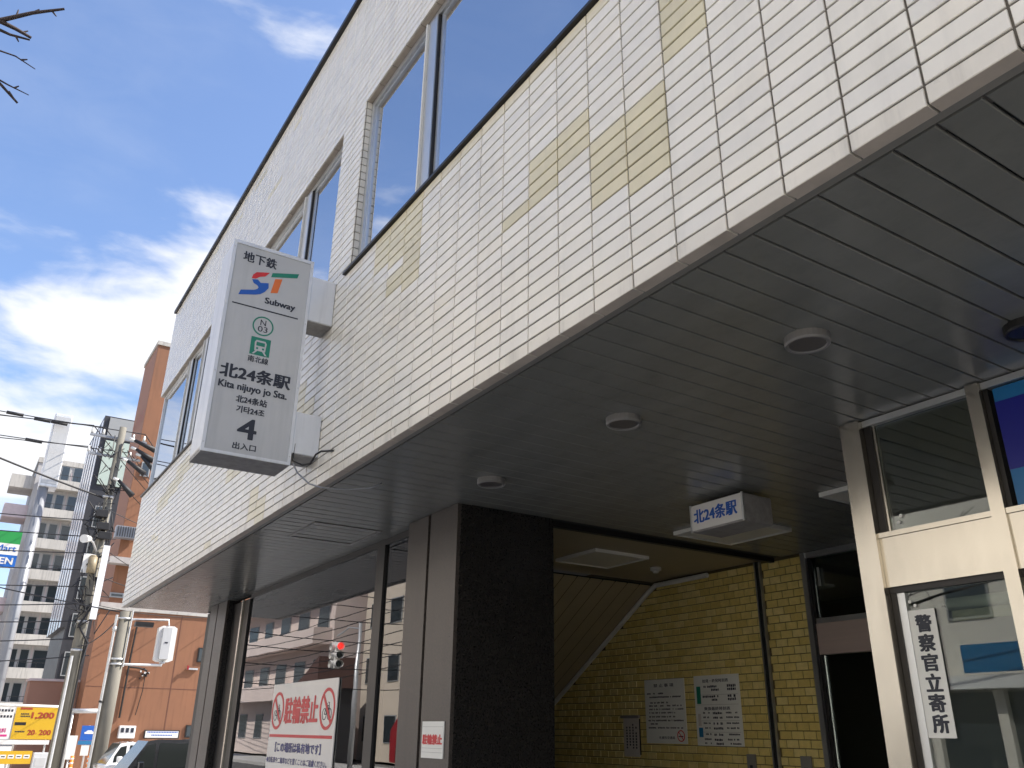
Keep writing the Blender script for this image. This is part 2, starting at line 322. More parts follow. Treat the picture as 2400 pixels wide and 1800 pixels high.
# backing behind the tiles (its face is the recessed joint)
bk = MB(); YB = FYF + 0.0075
bk.box(XL + .004, XR, YB, YB + .14, ZB + .012, ZS - .002, 'grout'); bk.box(XL + .004, XR, YB, YB + .14, ZH + .002, ZT, 'grout')
edges = [XR] + [e for b in BAYS for e in (bay_x(b)[1], bay_x(b)[0])] + [XL]
for i in range(0, len(edges) - 1, 2):
    if edges[i] - edges[i+1] > 0.1: bk.box(edges[i+1] + .003, edges[i] - .003, YB, YB + .14, ZS - .002, ZH + .002, 'grout')
facade = bk.build('facade', bld)
# one tile: pillowed front, 18 triangles
def tile_mesh(wx, hz, dep, mname, back=0.012):
    m = MB(); e = 0.0022; a, b = wx / 2, hz / 2
    f = [(-a+e, 0, -b+e), (a-e, 0, -b+e), (a-e, 0, b-e), (-a+e, 0, b-e)]; g = [(-a, .0025, -b), (a, .0025, -b), (a, .0025, b), (-a, .0025, b)]; h = [(x, dep, z) for x, _, z in g]
    m.face(f, mname)
    for i in range(4):
        j = (i + 1) % 4; m.face([g[i], g[j], f[j], f[i]], mname); m.face([h[i], h[j], g[j], g[i]], 'tile_edge' if (i == 0 and dep > .05) else mname)
    return m
CREAM = {(7, r) for r in range(12, 15)} | {(8, r) for r in range(11, 15)} | {(6, r) for r in range(7, 12)} | {(5, r) for r in range(6, 12)} | {(9, 11)} \
    | {(4, r) for r in range(13, 23)} | {(14, r) for r in range(14, 23)} | {(15, r) for r in range(18, 23)} | {(15, 15), (15, 16)} | {(16, r) for r in range(19, 23)} \
    | {(22, r) for r in range(10, 14)} | {(21, r) for r in range(8, 11)} | {(30, 9), (30, 10), (29, 9)} | {(26, r) for r in range(1, 5)} | {(25, r) for r in range(0, 3)} \
    | {(45, 10), (44, 9), (32, 1), (29, 56), (30, 56), (32, 64), (33, 64), (27, 63), (36, 63), (41, 65)}
for k in range(38, 46):
    for r in range(15, 21):
        if abs((45 - k) * 0.62 + 15.2 - r) < 1.9 or (k < 42 and r > 17): CREAM.add((k, r))
def tile_mat(k, r):
    if (k, r) in CREAM: return 'tile_cream0'
    if r == 0: return 'tile_lip'
    if r == 22 and 5 <= k <= 14: return 'tile_cream1'
    h = (k * 7349 + r * 9151 + k * r * 131) % 97
    return 'tile_white%d' % (3 if h < 9 else h % 3)
cells = []
for k in range(-12, 52):
    for r in range(NROW):
        if 23 <= r < 46 and any(a <= k <= b for a, b in BAYS): continue
        xc, zc_ = X0T - TPX * (k + .5), ZB + TPZ * r + .030
        u, v, dz = project((xc, FYF, zc_))
        vis = -60 < u < 2460 and -60 < v < 1860 and dz > 0
        cells.append((not vis, (xc * xc + FYF ** 2 + (zc_ - C) ** 2), k, r, xc, zc_))
cells.sort()
shared = {}
fld = MB(); rnd = random.Random(3)
for n, (nv, d2, k, r, xc, zc_) in enumerate(cells):
    mn = tile_mat(k, r); dep = 0.055 if r == 0 else 0.012; jx, jz = rnd.gauss(0, .0016), rnd.gauss(0, .0022)
    if n < 300:
        key = (mn, r == 0)
        if key not in shared: shared[key] = tile_mesh(.227, .060, dep, mn).mesh('tile')
        o = link('tile', shared[key], facade); o.location = (xc, FYF + rnd.uniform(-.0007, .0007), zc_); o.rotation_euler = (jz, 0, jx)
        o.matrix_parent_inverse = Matrix.Identity(4); o.parent = facade
    else:
        t = tile_mesh(.227, .060, dep, mn); q = len(fld.v); dy = rnd.uniform(-.0007, .0007)
        fld.v += [(xc + x, FYF + y + dy + x * jx + z * jz, zc_ + z) for x, y, z in t.v]; fld.f += [tuple(q + i for i in f) for f in t.f]; fld.mi += [fld.mid(t.mats[q_]) for q_ in t.mi]; fld.sm += [False] * len(t.f)
# reveals of the window openings, one piece a course
for b in BAYS:
    xa, xb = bay_x(b)
    for r in range(23, 46):
        z0, z1 = ZB + TPZ * r, ZB + TPZ * r + .060
        mr = 'tile_white%d' % (r % 3)
        if b[1] != 51: fld.box(xa - .006, xa + .004, FYF + .013, FYF + .050, z0, z1, mr)
        fld.box(xb - .004, xb + .006, FYF + .013, FYF + .050, z0, z1, mr)
    for k in range(b[0], b[1] + 1): fld.box(colx(k + 1) + .004, colx(k) - .004, FYF + .013, FYF + .050, ZH - .004, ZH + .006, 'tile_edge')
fo = fld.build('tile_field', facade); fo['kind'] = 'stuff'
B(XL - .02, XR, FYF - .035, FYF + .35, ZT + .004, ZT + .05, 'dark_metal').build('parapet_coping', bld)  # coping's shadow is put into its dark colour
for xx in (-3.4, -9.2): B(xx, xx + .05, FYF + .02, FYF + .06, ZT + .05, ZT + .13, 'dark_metal').build('coping_clip', bld)
# shell: roof, end walls, rear wall, floor slab
B(XL + .03, XR, FYF + .15, 12, ZT - .3, ZT - .02, 'room').build('roof', bld)
B(XL + .01, XL + .2, FYF + .16, 12, ZS - .9, ZT - .31, 'white_wall').build('wall', bld)
B(XR - .2, XR - .01, FYF + .16, 12, 0.02, ZT - .31, 'white_wall').build('wall', bld)
B(XL + .01, XR, 12.005, 12.2, 0.02, ZT - .02, 'white_wall').build('wall', bld)
B(XL + .21, XR - .21, FYF + .16, 12, ZB + .25, ZS - .35, 'room').build('floor_slab', bld)
B(XL + .21, XR - .21, 5.2, 5.3, ZS - .34, ZT - .31, 'room').build('inner_wall', bld)
# upper windows
def upper_window(b, mull):
    xa, xb = bay_x(b); ya, yb = FYF + .05, FYF + .105
    wnd = link('window', MB().box(xa + .007, xa + .055, ya, yb, ZS + .02, ZH - .006, 'aluminium').box(xb - .055, xb - .007, ya, yb, ZS + .02, ZH - .006, 'aluminium')
               .box(xa + .055, xb - .055, ya, yb, ZH - .06, ZH - .006, 'aluminium').box(xa + .055, xb - .055, ya, yb, ZS + .02, ZS + .06, 'aluminium').mesh('window'), bld)
    xs = [xa + .055] + list(mull) + [xb - .055]
    for i, mx in enumerate(mull):
        MB().box(mx - .06, mx + .06, ya - .012, yb, ZS + .0605, ZH - .0605, 'aluminium').box(mx - .075, mx - .06, ya - .03, yb, ZS + .061, ZH - .061, 'white_trim').box(mx + .06, mx + .068, ya - .004, yb, ZS + .061, ZH - .061, 'dark_metal').build('mullion', wnd)
    for i in range(len(xs) - 1):
        l, r_ = xs[i] + (.075 if i else 0), xs[i+1] - (.075 if i < len(mull) else 0)
        sash = MB().box(l, l + .03, ya + .015, ya + .04, ZS + .0605, ZH - .0605, 'aluminium').box(r_ - .03, r_, ya + .015, ya + .04, ZS + .0605, ZH - .0605, 'aluminium').box(l + .03, r_ - .03, ya + .015, ya + .04, ZH - .09, ZH - .0605, 'aluminium')
        sash.build('sash', wnd)
        B(l + .03, r_ - .03, ya + .024, ya + .030, ZS + .061, ZH - .09, 'glass_upper').build('pane', wnd)
    cu = MB(); n = 60; y0 = FYF + .42
    for i in range(n):
        x_0, x_1 = xa + (xb - xa) * i / n, xa + (xb - xa) * (i + 1) / n
        cu.face([(x_0, y0 + .03 * math.sin(i * 1.9), ZS), (x_1, y0 + .03 * math.sin(i * 1.9 + 1.9), ZS), (x_1, y0 + .03 * math.sin(i * 1.9 + 1.9), ZH), (x_0, y0 + .03 * math.sin(i * 1.9), ZH)], 'curtain', True)
    if b[0] != 39: cu.build('curtain', wnd)
    B(xa - .085, xb + .06, FYF - .022, FYF + .16, ZS - .001, ZS + .019, 'dark_metal').build('sill', wnd)
upper_window(BAYS[0], [-4.02, -2.2]); upper_window(BAYS[1], [-8.3, -6.48]); upper_window(BAYS[2], [-11.0, -10.2])

# ------------------------------------------------------------------ soffit, panel by panel
YS0 = 1.918; YA, YBp = 6.30, 3.77           # front edge of the panels, rear wall, glazed front
sof = MB(); sof.box(XL + .004, XR, FYF + .056, YS0, ZB + .003, ZB + .02, 'soffit_trim')
sof.box(XL + .004, XR, YS0, 3.04, ZB + .016, ZB + .03, 'soffit_gap'); sof.box(-5.30, XR, 3.04, YA - .02, ZB + .016, ZB + .03, 'soffit_gap')
soffit = sof.build('soffit', bld)
k = -14
while True:
    xb_ = -.786 - .1294 * k; xa_ = xb_ - .1294 + .0095; k += 1
    if xa_ < XL: break
    if xb_ > XR: continue
    y1 = YBp - .005 if xa_ > -2.60 else (YA - .03 if xa_ > -5.27 else 2.965)
    dz_ = rnd.uniform(-.0006, .0006)
    MB().prism([(xa_, ZB + .006 + dz_), (xa_ + .003, ZB + .003 + dz_), (xb_ - .003, ZB + .003 + dz_), (xb_, ZB + .006 + dz_), (xb_, ZB + .0155), (xa_, ZB + .0155)], 'y', YS0 + .012, y1, 'soffit').build('soffit_panel', soffit)
hx0, hx1, hy0, hy1 = -7.0, -6.35, 2.2, 2.78
MB().box(hx0, hx1, hy0, hy0 + .02, ZB - .003, ZB + .002, 'rim').box(hx0, hx1, hy1 - .02, hy1, ZB - .003, ZB + .002, 'rim').box(hx0, hx0 + .02, hy0 + .02, hy1 - .02, ZB - .003, ZB + .002, 'rim').box(hx1 - .02, hx1, hy0 + .02, hy1 - .02, ZB - .003, ZB + .002, 'rim').build('access_hatch', soffit)

# ------------------------------------------------------------------ columns
def column(dx):
    y0, y1 = 2.84, 3.68; zt = ZB - .001
    c = B(-5.94 + dx, -5.19 + dx, y0 + .03, y1, 0.002, zt, 'granite_dark').build('column', bld)
    B(-5.96 + dx, -5.625 + dx, y0, y0 + .028, 0.002, zt - .001, 'granite').build('granite_slab', c)
    MB().box(-5.585 + dx, -5.17 + dx, y0, y0 + .028, 0.002, zt - .001, 'granite').build('granite_slab', c)
    B(-5.188 + dx, -5.168 + dx, y0 + .029, y1, 0.002, zt - .001, 'granite_dark').build('granite_slab', c)
    return c
column(0); column(-6.05)

# ------------------------------------------------------------------ shop front between the columns
sw = thing('shop_window', (-8.4, 2.98, 0), 'large dark framed shop window between the two granite columns', 'shop window')
fr = MB().box(-11.2, -10.52, 2.93, 3.04, 0.3, ZB - .05, 'dark_metal').box(-10.52, -5.95, 2.94, 3.03, ZB - .05, ZB + .001, 'dark_metal').box(-6.76, -6.60, 2.93, 3.04, 0.3, ZB - .051, 'dark_metal')
fr.box(-5.985, -5.945, 2.94, 3.03, 0.3, ZB - .051, 'dark_metal').box(-11.2, -5.95, 2.93, 3.05, 0.02, 0.299, 'dark_metal').box(-10.75, -10.70, 2.90, 2.93, .3, ZB - .051, 'steel')
fr.build('frame', sw)
B(-10.52, -6.76, 2.951, 2.962, 0.3, ZB - .051, 'glass_shop').build('pane', sw)
B(-6.60, -5.986, 2.951, 2.962, 0.3, ZB - .051, 'glass_shop').build('pane', sw)
rm = MB().box(-11.2, -5.95, 3.66, 3.70, 0.02, ZB - .002, 'dark_room').box(-11.2, -5.95, 3.06, 3.66, ZB - .02, ZB - .002, 'dark_room').box(-11.24, -11.2, 3.06, 3.7, 0.02, ZB - .02, 'dark_room').box(-5.95, -5.94, 3.06, 3.66, 0.02, ZB - .02, 'dark_room')  # gloom of an unlit shop put into the dark wall colour
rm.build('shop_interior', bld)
B(XL + .01, -11.96, 3.0, 3.2, .02, ZB - .001, 'dark_room').build('wall', bld)
B(-12.0, -5.97, 3.71, 3.74, .02, ZB + .25, 'dark_room').build('wall', bld)

# ------------------------------------------------------------------ stair hall: yellow tiled wall, inner ceiling, raking ceiling
tw = MB().box(-9.75, -4.96, YA, YA + .2, 0.0, ZB + .25, 'yellow_grout').build('tiled_wall', bld)
B(-5.50, -5.455, YA - .022, YA - .0005, 0.0, ZB + .006, 'soffit_gap').build('expansion_joint', tw)
for xx in (-5.512, -5.455): B(xx, xx + .012, YA - .03, YA - .0005, 0.0, ZB + .005, 'aluminium').build('joint_trim', tw)
def slope_z(x): return C + 1.49 + (x + 6.97) * 0.6146
ty = []
for r in range(0, 46):
    z = ZB - .010 - .070 * (r + 1)
    if z < 0: break
    off = .065 if r % 2 else 0.0
    for k in range(40):
        xa_ = -4.972 - off - .130 * k; x_0, x_1 = xa_ - .1235, xa_
        if k == 0 and off: ty.append((-5.03, -4.972, z, r))
        for (l, h) in ((x_0, x_1),):
            if h > -5.437 and l < -5.518:
                ty += [(l, -5.518, z, r), (-5.437, h, z, r)]
            elif h > -5.518 and l < -5.437 and l > -5.518: ty.append((-5.437, h, z, r))
            elif l < -5.518 and h > -5.518: ty.append((l, -5.518, z, r))
            elif l < -9.7: pass
            else: ty.append((l, h, z, r))
ty = [t for t in ty if t[1] - t[0] > .02 and (t[0] > -6.95 or slope_z(t[0]) > t[2] + .0)]
tl = []
for t in ty:
    u, v, dz = project(((t[0] + t[1]) / 2, YA, t[2] + .03)); vis = 1250 < u < 2100 and v < 1815
    tl.append((not vis, -(t[1] - t[0]) if not vis else -t[0] * 0 + ((t[0] + 4.9) ** 2 + 0), t))
tl.sort(); ysh = {}; yf = MB()
for n, (_, _, (l, h, z, r)) in enumerate(tl):
    mn = 'yellow%d' % rnd.choice((0, 0, 1, 2)); wd = round(h - l, 4); jx, jz = rnd.gauss(0, .006), rnd.gauss(0, .008)
    if n < 300:
        key = (mn, wd)
        if key not in ysh: ysh[key] = tile_mesh(wd, .0635, .010, mn).mesh('tile')
        o = bpy.data.objects.new('tile', ysh[key]); COL.objects.link(o); o.parent = tw; o.location = ((l + h) / 2, YA - .006, z + .032); o.rotation_euler = (jz, 0, jx)
    else:
        t = tile_mesh(wd, .0635, .010, mn); q = len(yf.v)
        yf.v += [((l + h) / 2 + x, YA - .006 + y + x * jx + zz * jz, z + .032 + zz) for x, y, zz in t.v]; yf.f += [tuple(q + i for i in f) for f in t.f]; yf.mi += [yf.mid(mn)] * len(t.f); yf.sm += [False] * len(t.f)
yo = yf.build('tile_field', tw); yo['kind'] = 'stuff'
ic = B(-6.97, -5.32, 3.75, YA - .012, ZB + .01, ZB + .05, 'ceiling_inner').build('inner_ceiling', bld)
B(-5.32, -5.272, 3.69, YA - .012, ZB - .028, ZB + .012, 'dark_metal').build('ceiling_shadow_line', bld)  # dark strip standing in for the shadow line at the ceiling step
rk = MB()
rk.face([(-6.97, 3.75, slope_z(-6.97) + .02), (-6.97, YA - .012, slope_z(-6.97) + .02), (-9.7, YA - .012, slope_z(-9.7) + .02), (-9.7, 3.75, slope_z(-9.7) + .02)], 'soffit_gap')
raking = rk.build('raking_ceiling', bld)
for i in range(20):
    y0 = 3.76 + i * .168; y1 = min(y0 + .154, YA - .013)
    if y0 > YA - .03: break
    MB().face([(-6.972, y0, slope_z(-6.972)), (-6.972, y1, slope_z(-6.972)), (-9.7, y1, slope_z(-9.7)), (-9.7, y0, slope_z(-9.7))], 'slope_panel').face([(-6.972, y0, slope_z(-6.972) + .008), (-6.972, y1, slope_z(-6.972) + .008), (-9.7, y1, slope_z(-9.7) + .008), (-9.7, y0, slope_z(-9.7) + .008)], 'slope_panel').build('ceiling_panel', raking)
B(-9.74, -9.70, 3.75, YA - .012, 0.0, slope_z(-9.7) + .1, 'dark_room').build('wall', bld)
MB().path([(-9.4, YA - .035, slope_z(-9.4) - .03), (-7.02, YA - .035, slope_z(-7.02) - .03), (-6.9, YA - .035, ZB - .035), (-6.12, YA - .035, ZB - .03)], .026, 'white_trim', n=8).build('cove_trim', tw)

# ------------------------------------------------------------------ glazed side screen beside the yellow wall
ss = thing('side_screen', (-4.0, YA, 0), 'narrow metal framed glass screen at the end of the yellow tiled wall', 'glass screen')
f = MB().box(-4.95, -4.90, YA - .05, YA + .05, 0.0, ZB - .001, 'aluminium').box(-4.90, -2.62, YA - .04, YA + .04, ZB - .05, ZB - .001, 'aluminium').box(-4.885, -4.855, YA - .035, YA + .03, 0, ZB - .051, 'dark_metal').box(-3.95, -3.9, YA - .05, YA + .05, 0, ZB - .051, 'aluminium')
f.build('frame', ss)
B(-4.854, -3.951, YA - .06, YA + .03, C + .645, C + .90, 'steel_pink').build('transom_panel', ss)
B(-4.854, -3.951, YA - .05, YA + .02, C + .9015, C + .945, 'aluminium').build('transom_rail', ss)
B(-4.854, -3.951, YA - .004, YA + .004, C + .946, ZB - .0515, 'glass_door').build('pane', ss)
B(-4.854, -3.951, YA - .004, YA + .004, 0.02, C + .644, 'glass_door').build('pane', ss)
B(-4.80, -4.785, YA - .03, YA - .015, C + 1.22, C + 1.38, 'aluminium').build('latch', ss)
MB().box(-5.0, -2.6, 7.3, 7.34, 0, ZB, 'room').box(-4.98, -4.94, YA + .06, 7.29, 0, ZB, 'dark_room').box(-5, -2.6, YA + .06, 7.3, ZB - .02, ZB, 'dark_room').build('rear_room', bld)

# ------------------------------------------------------------------ glazed entrance on the right
en = thing('entrance_front', (-1.5, YBp, 0), 'stainless steel framed glazed entrance with deep transom on the right', 'entrance')
B(-2.585, -2.47, YBp - .06, YBp + .05, 0.0, ZB - .002, 'steel').build('post', en)
B(-1.90, -1.838, YBp - .05, YBp + .05, 0.0, ZB - .002, 'steel').build('post', en)
B(-0.62, -0.55, YBp - .05, YBp + .05, 0.0, ZB - .002, 'steel').build('post', en)
for xa_, xb_ in ((-2.469, -1.901), (-1.837, -.621)):
    B(xa_, xb_, YBp - .035, YBp + .03, C + .668, C + .905, 'steel').build('transom_panel', en)
    B(xa_, xb_, YBp - .045, YBp + .03, C + .906, C + .93, 'steel').build('transom_rail', en)
    B(xa_, xb_, YBp - .02, YBp + .03, C + .64, C + .667, 'dark_metal').build('head_track', en)
    B(xa_, xb_, YBp - .03, YBp + .03, ZB - .035, ZB - .003, 'aluminium').build('head_rail', en)
B(-2.469, -2.43, YBp - .02, YBp + .03, C + .931, ZB - .036, 'dark_metal').build('gasket', en); B(-2.43, -2.415, YBp - .01, YBp + .02, C + .931, ZB - .036, 'steel').build('glazing_bead', en); B(-1.837, -1.815, YBp - .02, YBp + .03, C + .931, ZB - .036, 'dark_metal').build('gasket', en)
B(-2.414, -1.901, YBp + .002, YBp + .01, C + .931, ZB - .036, 'glass_door').build('pane', en)
B(-2.40, -1.901, YBp + .002, YBp + .01, 0.05, C + .639, 'glass_door').build('pane', en)
MB().box(-2.469, -2.44, YBp - .015, YBp + .03, 0.0, C + .639, 'dark_metal').box(-2.44, -2.40, YBp - .01, YBp + .03, 0, C + .639, 'aluminium').build('door_stile', en)
B(-1.815, -.621, YBp + .002, YBp + .01, 0.05, C + .639, 'glass_door').build('pane', en)
for q, (a, b_) in enumerate(((-2.372, .975), (-2.356, 1.005))): MB().tube((a, YBp - .002, C + b_), (a, YBp + .002, C + b_), .0085, 'paper').build('sticker', en)
for q, (a, b_) in enumerate(((-2.386, .595), (-2.362, .575))): MB().tube((a, YBp - .002, C + b_), (a, YBp + .002, C + b_), .008, 'paper').build('sticker', en)
bs = thing('blue_sign_panel', (-1.2, YBp + .03, C + .94), 'blue striped sign panel filling the upper bay at the right edge', 'sign')
B(-1.80, -.63, YBp - .005, YBp + .02, C + .94, ZB - .04, 'sign_blue').build('panel', bs)
B(-1.80, -.63, YBp - .008, YBp - .0055, C + 1.10, C + 1.42, 'sign_navy').build('stripe', bs)
bn = thing('vertical_banner', (-2.33, YBp - .004, C), 'narrow white vertical notice with black characters on the entrance glass', 'notice')
B(-2.402, -2.268, YBp - .006, YBp - .002, C + .0, C + .553, 'paper').build('sheet', bn)
for i, ch in enumerate('警察官立寄所'): lettering(ch, 'ink', bn, (-2.330, YBp - .006, C + .491 - i * .0865), .09, FY, bold=.008, width=.074, height=.074)
rb = thing('roller_blind', (-2.1, YBp + .1, C + .58), 'rolled up white blind behind the entrance glass above the vertical notice', 'blind')
MB().tube((-2.25, YBp + .09, C + .575), (-1.92, YBp + .09, C + .575), .028, 'board_white', n=16).build('roll', rb); MB().tube((-2.28, YBp + .09, C + .575), (-2.25, YBp + .09, C + .575), .012, 'dark_metal', n=10).build('spindle', rb); B(-2.25, -1.92, YBp + .10, YBp + .106, C + .50, C + .56, 'room_warm').build('hem', rb)
rmn = MB().box(-2.56, XR - .2, 7.6, 7.65, 0, ZB, 'room_warm').box(-2.56, XR - .2, YBp + .06, 7.6, ZB - .01, ZB + .002, 'room_warm').box(-2.60, -2.56, YBp + .06, 7.6, 0, ZB - .011, 'room').build('entrance_hall', bld)
for i in range(4):
    t = thing('display_rack', (-2.2 + i * .62, 6.6, 0), ('leftmost', 'second', 'third', 'rightmost')[i] + ' dim metal display rack from the left inside the glazed entrance hall', 'rack', 'racks inside the entrance hall')
    m_ = MB()
    for s_ in range(5): m_.box(-2.4 + i * .62, -1.86 + i * .62, 6.4, 6.75, .25 + s_ * .38, .28 + s_ * .38, 'steel')
    m_.build('shelf', t)
    MB().box(-2.4 + i * .62, -2.37 + i * .62, 6.4, 6.75, 0, 1.9, 'dark_metal').box(-1.89 + i * .62, -1.86 + i * .62, 6.4, 6.75, 0, 1.9, 'dark_metal').build('frame', t)
# ground floor wall behind the entrance so that the hall is closed to the rear
# ------------------------------------------------------------------ soffit fittings
def downlight(x, y, label, dark=False):
    t = thing('downlight', (x, y, ZB), label, 'downlight', 'round downlights in the entrance soffit')
    n = 28; m = MB(); prof = [(.093, .006), (.093, -.026), (.088, -.034), (.078, -.034), (.073, -.026)]
    for i in range(n):
        a, b_ = 2*math.pi*i/n, 2*math.pi*(i+1)/n
        for (r0, z0), (r1, z1) in zip(prof[:-1], prof[1:]):
            m.face([(x + r0*math.cos(a), y + r0*math.sin(a), ZB + z0), (x + r0*math.cos(b_), y + r0*math.sin(b_), ZB + z0), (x + r1*math.cos(b_), y + r1*math.sin(b_), ZB + z1), (x + r1*math.cos(a), y + r1*math.sin(a), ZB + z1)], 'dark_metal' if dark else 'rim', True)
    m.build('trim_ring', t)
    MB().tube((x, y, ZB - .028), (x, y, ZB - .020), .0745, 'lens_dark' if dark else 'lens', n=28).build('lens', t)
downlight(-1.97, 2.70, 'grey round downlight nearest the glazed entrance of the three pale ones'); downlight(-3.15, 2.70, 'grey round downlight in the soffit, second from the entrance')
downlight(-4.53, 2.73, 'grey round downlight in the soffit just before the granite column'); downlight(-1.40, 3.33, 'black round downlight at the right edge above the entrance', True)
def panel_light(x0, x1, y0, y1, z, label):
    t = thing('panel_light', ((x0+x1)/2, (y0+y1)/2, z), label, 'ceiling light', 'square ceiling panel lights')
    e = .022
    MB().box(x0, x1, y0, y0+e, z-.03, z, 'white_trim').box(x0, x1, y1-e, y1, z-.03, z, 'white_trim').box(x0, x0+e, y0+e, y1-e, z-.03, z, 'white_trim').box(x1-e, x1, y0+e, y1-e, z-.03, z, 'white_trim').build('frame', t)
    B(x0+e, x1-e, y0+e, y1-e, z-.022, z-.004, 'diffuser').build('diffuser', t)
panel_light(-4.97, -4.32, 4.74, 5.40, ZB + .003, 'square unlit panel light just behind the hanging station name sign')
panel_light(-3.52, -2.87, 4.72, 5.38, ZB + .003, 'square unlit panel light beside the stainless entrance post')
panel_light(-6.50, -5.88, 4.65, 5.28, ZB + .010, 'square unlit panel light over the stairs beside the dark column')
sd = thing('smoke_detector', (-6.28, 5.72, ZB), 'small round smoke detector on the ceiling above the yellow wall', 'smoke detector')
MB().tube((-6.28, 5.72, ZB + .01), (-6.28, 5.72, ZB - .02), .055, 'white_trim', n=20).build('base', sd)
MB().tube((-6.28, 5.72, ZB - .02), (-6.28, 5.72, ZB - .045), .036, 'white_trim', r1=.026, n=20).build('sensor', sd)
hs = thing('hanging_sign', (-3.95, 4.3, ZB), 'small white box sign with blue station name hanging from the soffit', 'sign')
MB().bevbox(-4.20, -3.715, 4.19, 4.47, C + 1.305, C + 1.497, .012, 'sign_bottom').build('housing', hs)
MB().bevbox(-4.19, -3.725, 4.178, 4.189, C + 1.315, C + 1.492, .004, 'board_white').build('face_panel', hs)
B(-4.205, -4.19, 4.18, 4.19, C + 1.305, C + 1.498, 'aluminium').build('edge_trim', hs); B(-3.725, -3.71, 4.18, 4.19, C + 1.305, C + 1.498, 'aluminium').build('edge_trim', hs)
B(-4.10, -3.82, 4.25, 4.41, C + 1.4975, ZB + .003, 'dark_metal').build('mount', hs)
lettering('北24条駅', 'blue', hs, (-3.963, 4.178, C + 1.408), .1, FY, bold=.008, width=.395, height=.096)

# ------------------------------------------------------------------ the projecting subway sign
SX = -5.35
ps = thing('projecting_sign', (-5.5, 1.34, C + 1.64), 'tall white box sign projecting from the tiled facade with coloured logo and number four', 'sign')
hb = MB().bevbox(SX - .32, SX - .012, 1.05, 1.64, C + 1.66, C + 3.205, .012, 'sign_frame')
hb.build('housing', ps)
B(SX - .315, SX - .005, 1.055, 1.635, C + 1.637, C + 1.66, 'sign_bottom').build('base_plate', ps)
MB().box(SX - .02, SX, 1.05, 1.072, C + 1.64, C + 3.22, 'sign_frame').box(SX - .02, SX, 1.618, 1.64, C + 1.64, C + 3.22, 'sign_frame').box(SX - .02, SX, 1.072, 1.618, C + 3.195, C + 3.22, 'sign_frame').box(SX - .02, SX, 1.072, 1.618, C + 1.64, C + 1.66, 'sign_frame').build('face_frame', ps)
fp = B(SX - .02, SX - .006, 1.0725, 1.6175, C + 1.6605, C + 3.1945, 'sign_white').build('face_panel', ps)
for (z0, z1, x0) in ((2.74, 3.10, .24), (1.73, 2.03, .28)):
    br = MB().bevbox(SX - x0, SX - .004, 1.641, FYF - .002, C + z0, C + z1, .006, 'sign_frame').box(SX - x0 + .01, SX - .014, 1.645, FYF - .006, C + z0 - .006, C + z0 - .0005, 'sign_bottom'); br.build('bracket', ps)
def st(body, m, y0, y1, z0, z1, bold=.002, **k): return lettering(body, m, fp, (SX - .006, (y0 + y1) / 2, C + (z0 + z1) / 2), .1, FX, bold=bold, width=y1 - y0, height=z1 - z0, **k)
for yy in (1.061, 1.629):
    for zz in (1.70, 2.2, 2.7, 3.16): MB().tube((SX, yy, C + zz), (SX + .003, yy, C + zz), .005, 'galv', n=10).build('screw', ps)
st('地下鉄', 'ink', 1.131, 1.368, 3.068, 3.148, .005)
xg0, xg1 = SX - .0055, SX - .0042
lg = MB()
lg.prism([(1.236, C+3.005), (1.330, C+3.030), (1.300, C+2.990), (1.262, C+2.975), (1.236, C+2.952), (1.208, C+2.948), (1.214, C+2.978)], 'x', xg0, xg1, 'red')
lg.prism([(1.212, C+2.940), (1.252, C+2.950), (1.275, C+2.930), (1.330, C+2.944), (1.334, C+2.905), (1.312, C+2.868), (1.284, C+2.842), (1.250, C+2.828), (1.134, C+2.796), (1.146, C+2.836), (1.236, C+2.862), (1.258, C+2.876), (1.264, C+2.892), (1.252, C+2.905), (1.226, C+2.915)], 'x', xg0, xg1, 'blue')
lg.prism([(1.348, C+3.034), (1.540, C+3.086), (1.529, C+3.048), (1.341, C+2.998)], 'x', xg0, xg1, 'green')
lg.prism([(1.372, C+2.992), (1.424, C+3.006), (1.402, C+2.886), (1.352, C+2.872)], 'x', xg0, xg1, 'orange_ink')
lg.build('logo', fp)
st('Subway', 'ink', 1.323, 1.540, 2.768, 2.828, .005)
B(xg0, xg1, 1.101, 1.571, C + 2.722, C + 2.731, 'ink').build('rule', fp)
MB().ring(1.334, C + 2.601, .074, .064, 'x', xg0, xg1, 'green').build('line_symbol', fp)
st('N', 'ink', 1.313, 1.352, 2.606, 2.648, .001); st('03', 'ink', 1.300, 1.368, 2.556, 2.598, .001)
tr = MB().prism([(1.266, C+2.376), (1.403, C+2.376), (1.403, C+2.509), (1.266, C+2.509)], 'x', xg0, xg1, 'green')
xt0, xt1 = SX - .0040, SX - .0030
tr.prism([(1.297, C+2.408), (1.372, C+2.408), (1.376, C+2.470), (1.366, C+2.488), (1.303, C+2.488), (1.293, C+2.470)], 'x', xt0, xt1, 'sign_white')
tr.prism([(1.305, C+2.446), (1.364, C+2.446), (1.364, C+2.474), (1.305, C+2.474)], 'x', xt1 + .0004, xt1 + .0010, 'green')
for yy in (1.307, 1.348): tr.prism([(yy, C+2.420), (yy + .014, C+2.420), (yy + .014, C+2.434), (yy, C+2.434)], 'x', xt1 + .0004, xt1 + .0010, 'green')
tr.prism([(1.283, C+2.382), (1.297, C+2.382), (1.318, C+2.408), (1.304, C+2.408)], 'x', xt0, xt1, 'sign_white').prism([(1.372, C+2.382), (1.386, C+2.382), (1.365, C+2.408), (1.351, C+2.408)], 'x', xt0, xt1, 'sign_white')
tr.build('train_symbol', fp)
st('南北線', 'ink', 1.262, 1.402, 2.320, 2.365, .002)
st('北24条駅', 'ink', 1.095, 1.572, 2.172, 2.272, .009)
st('Kita nijuyo jo Sta.', 'ink', 1.097, 1.560, 2.083, 2.148, .005)
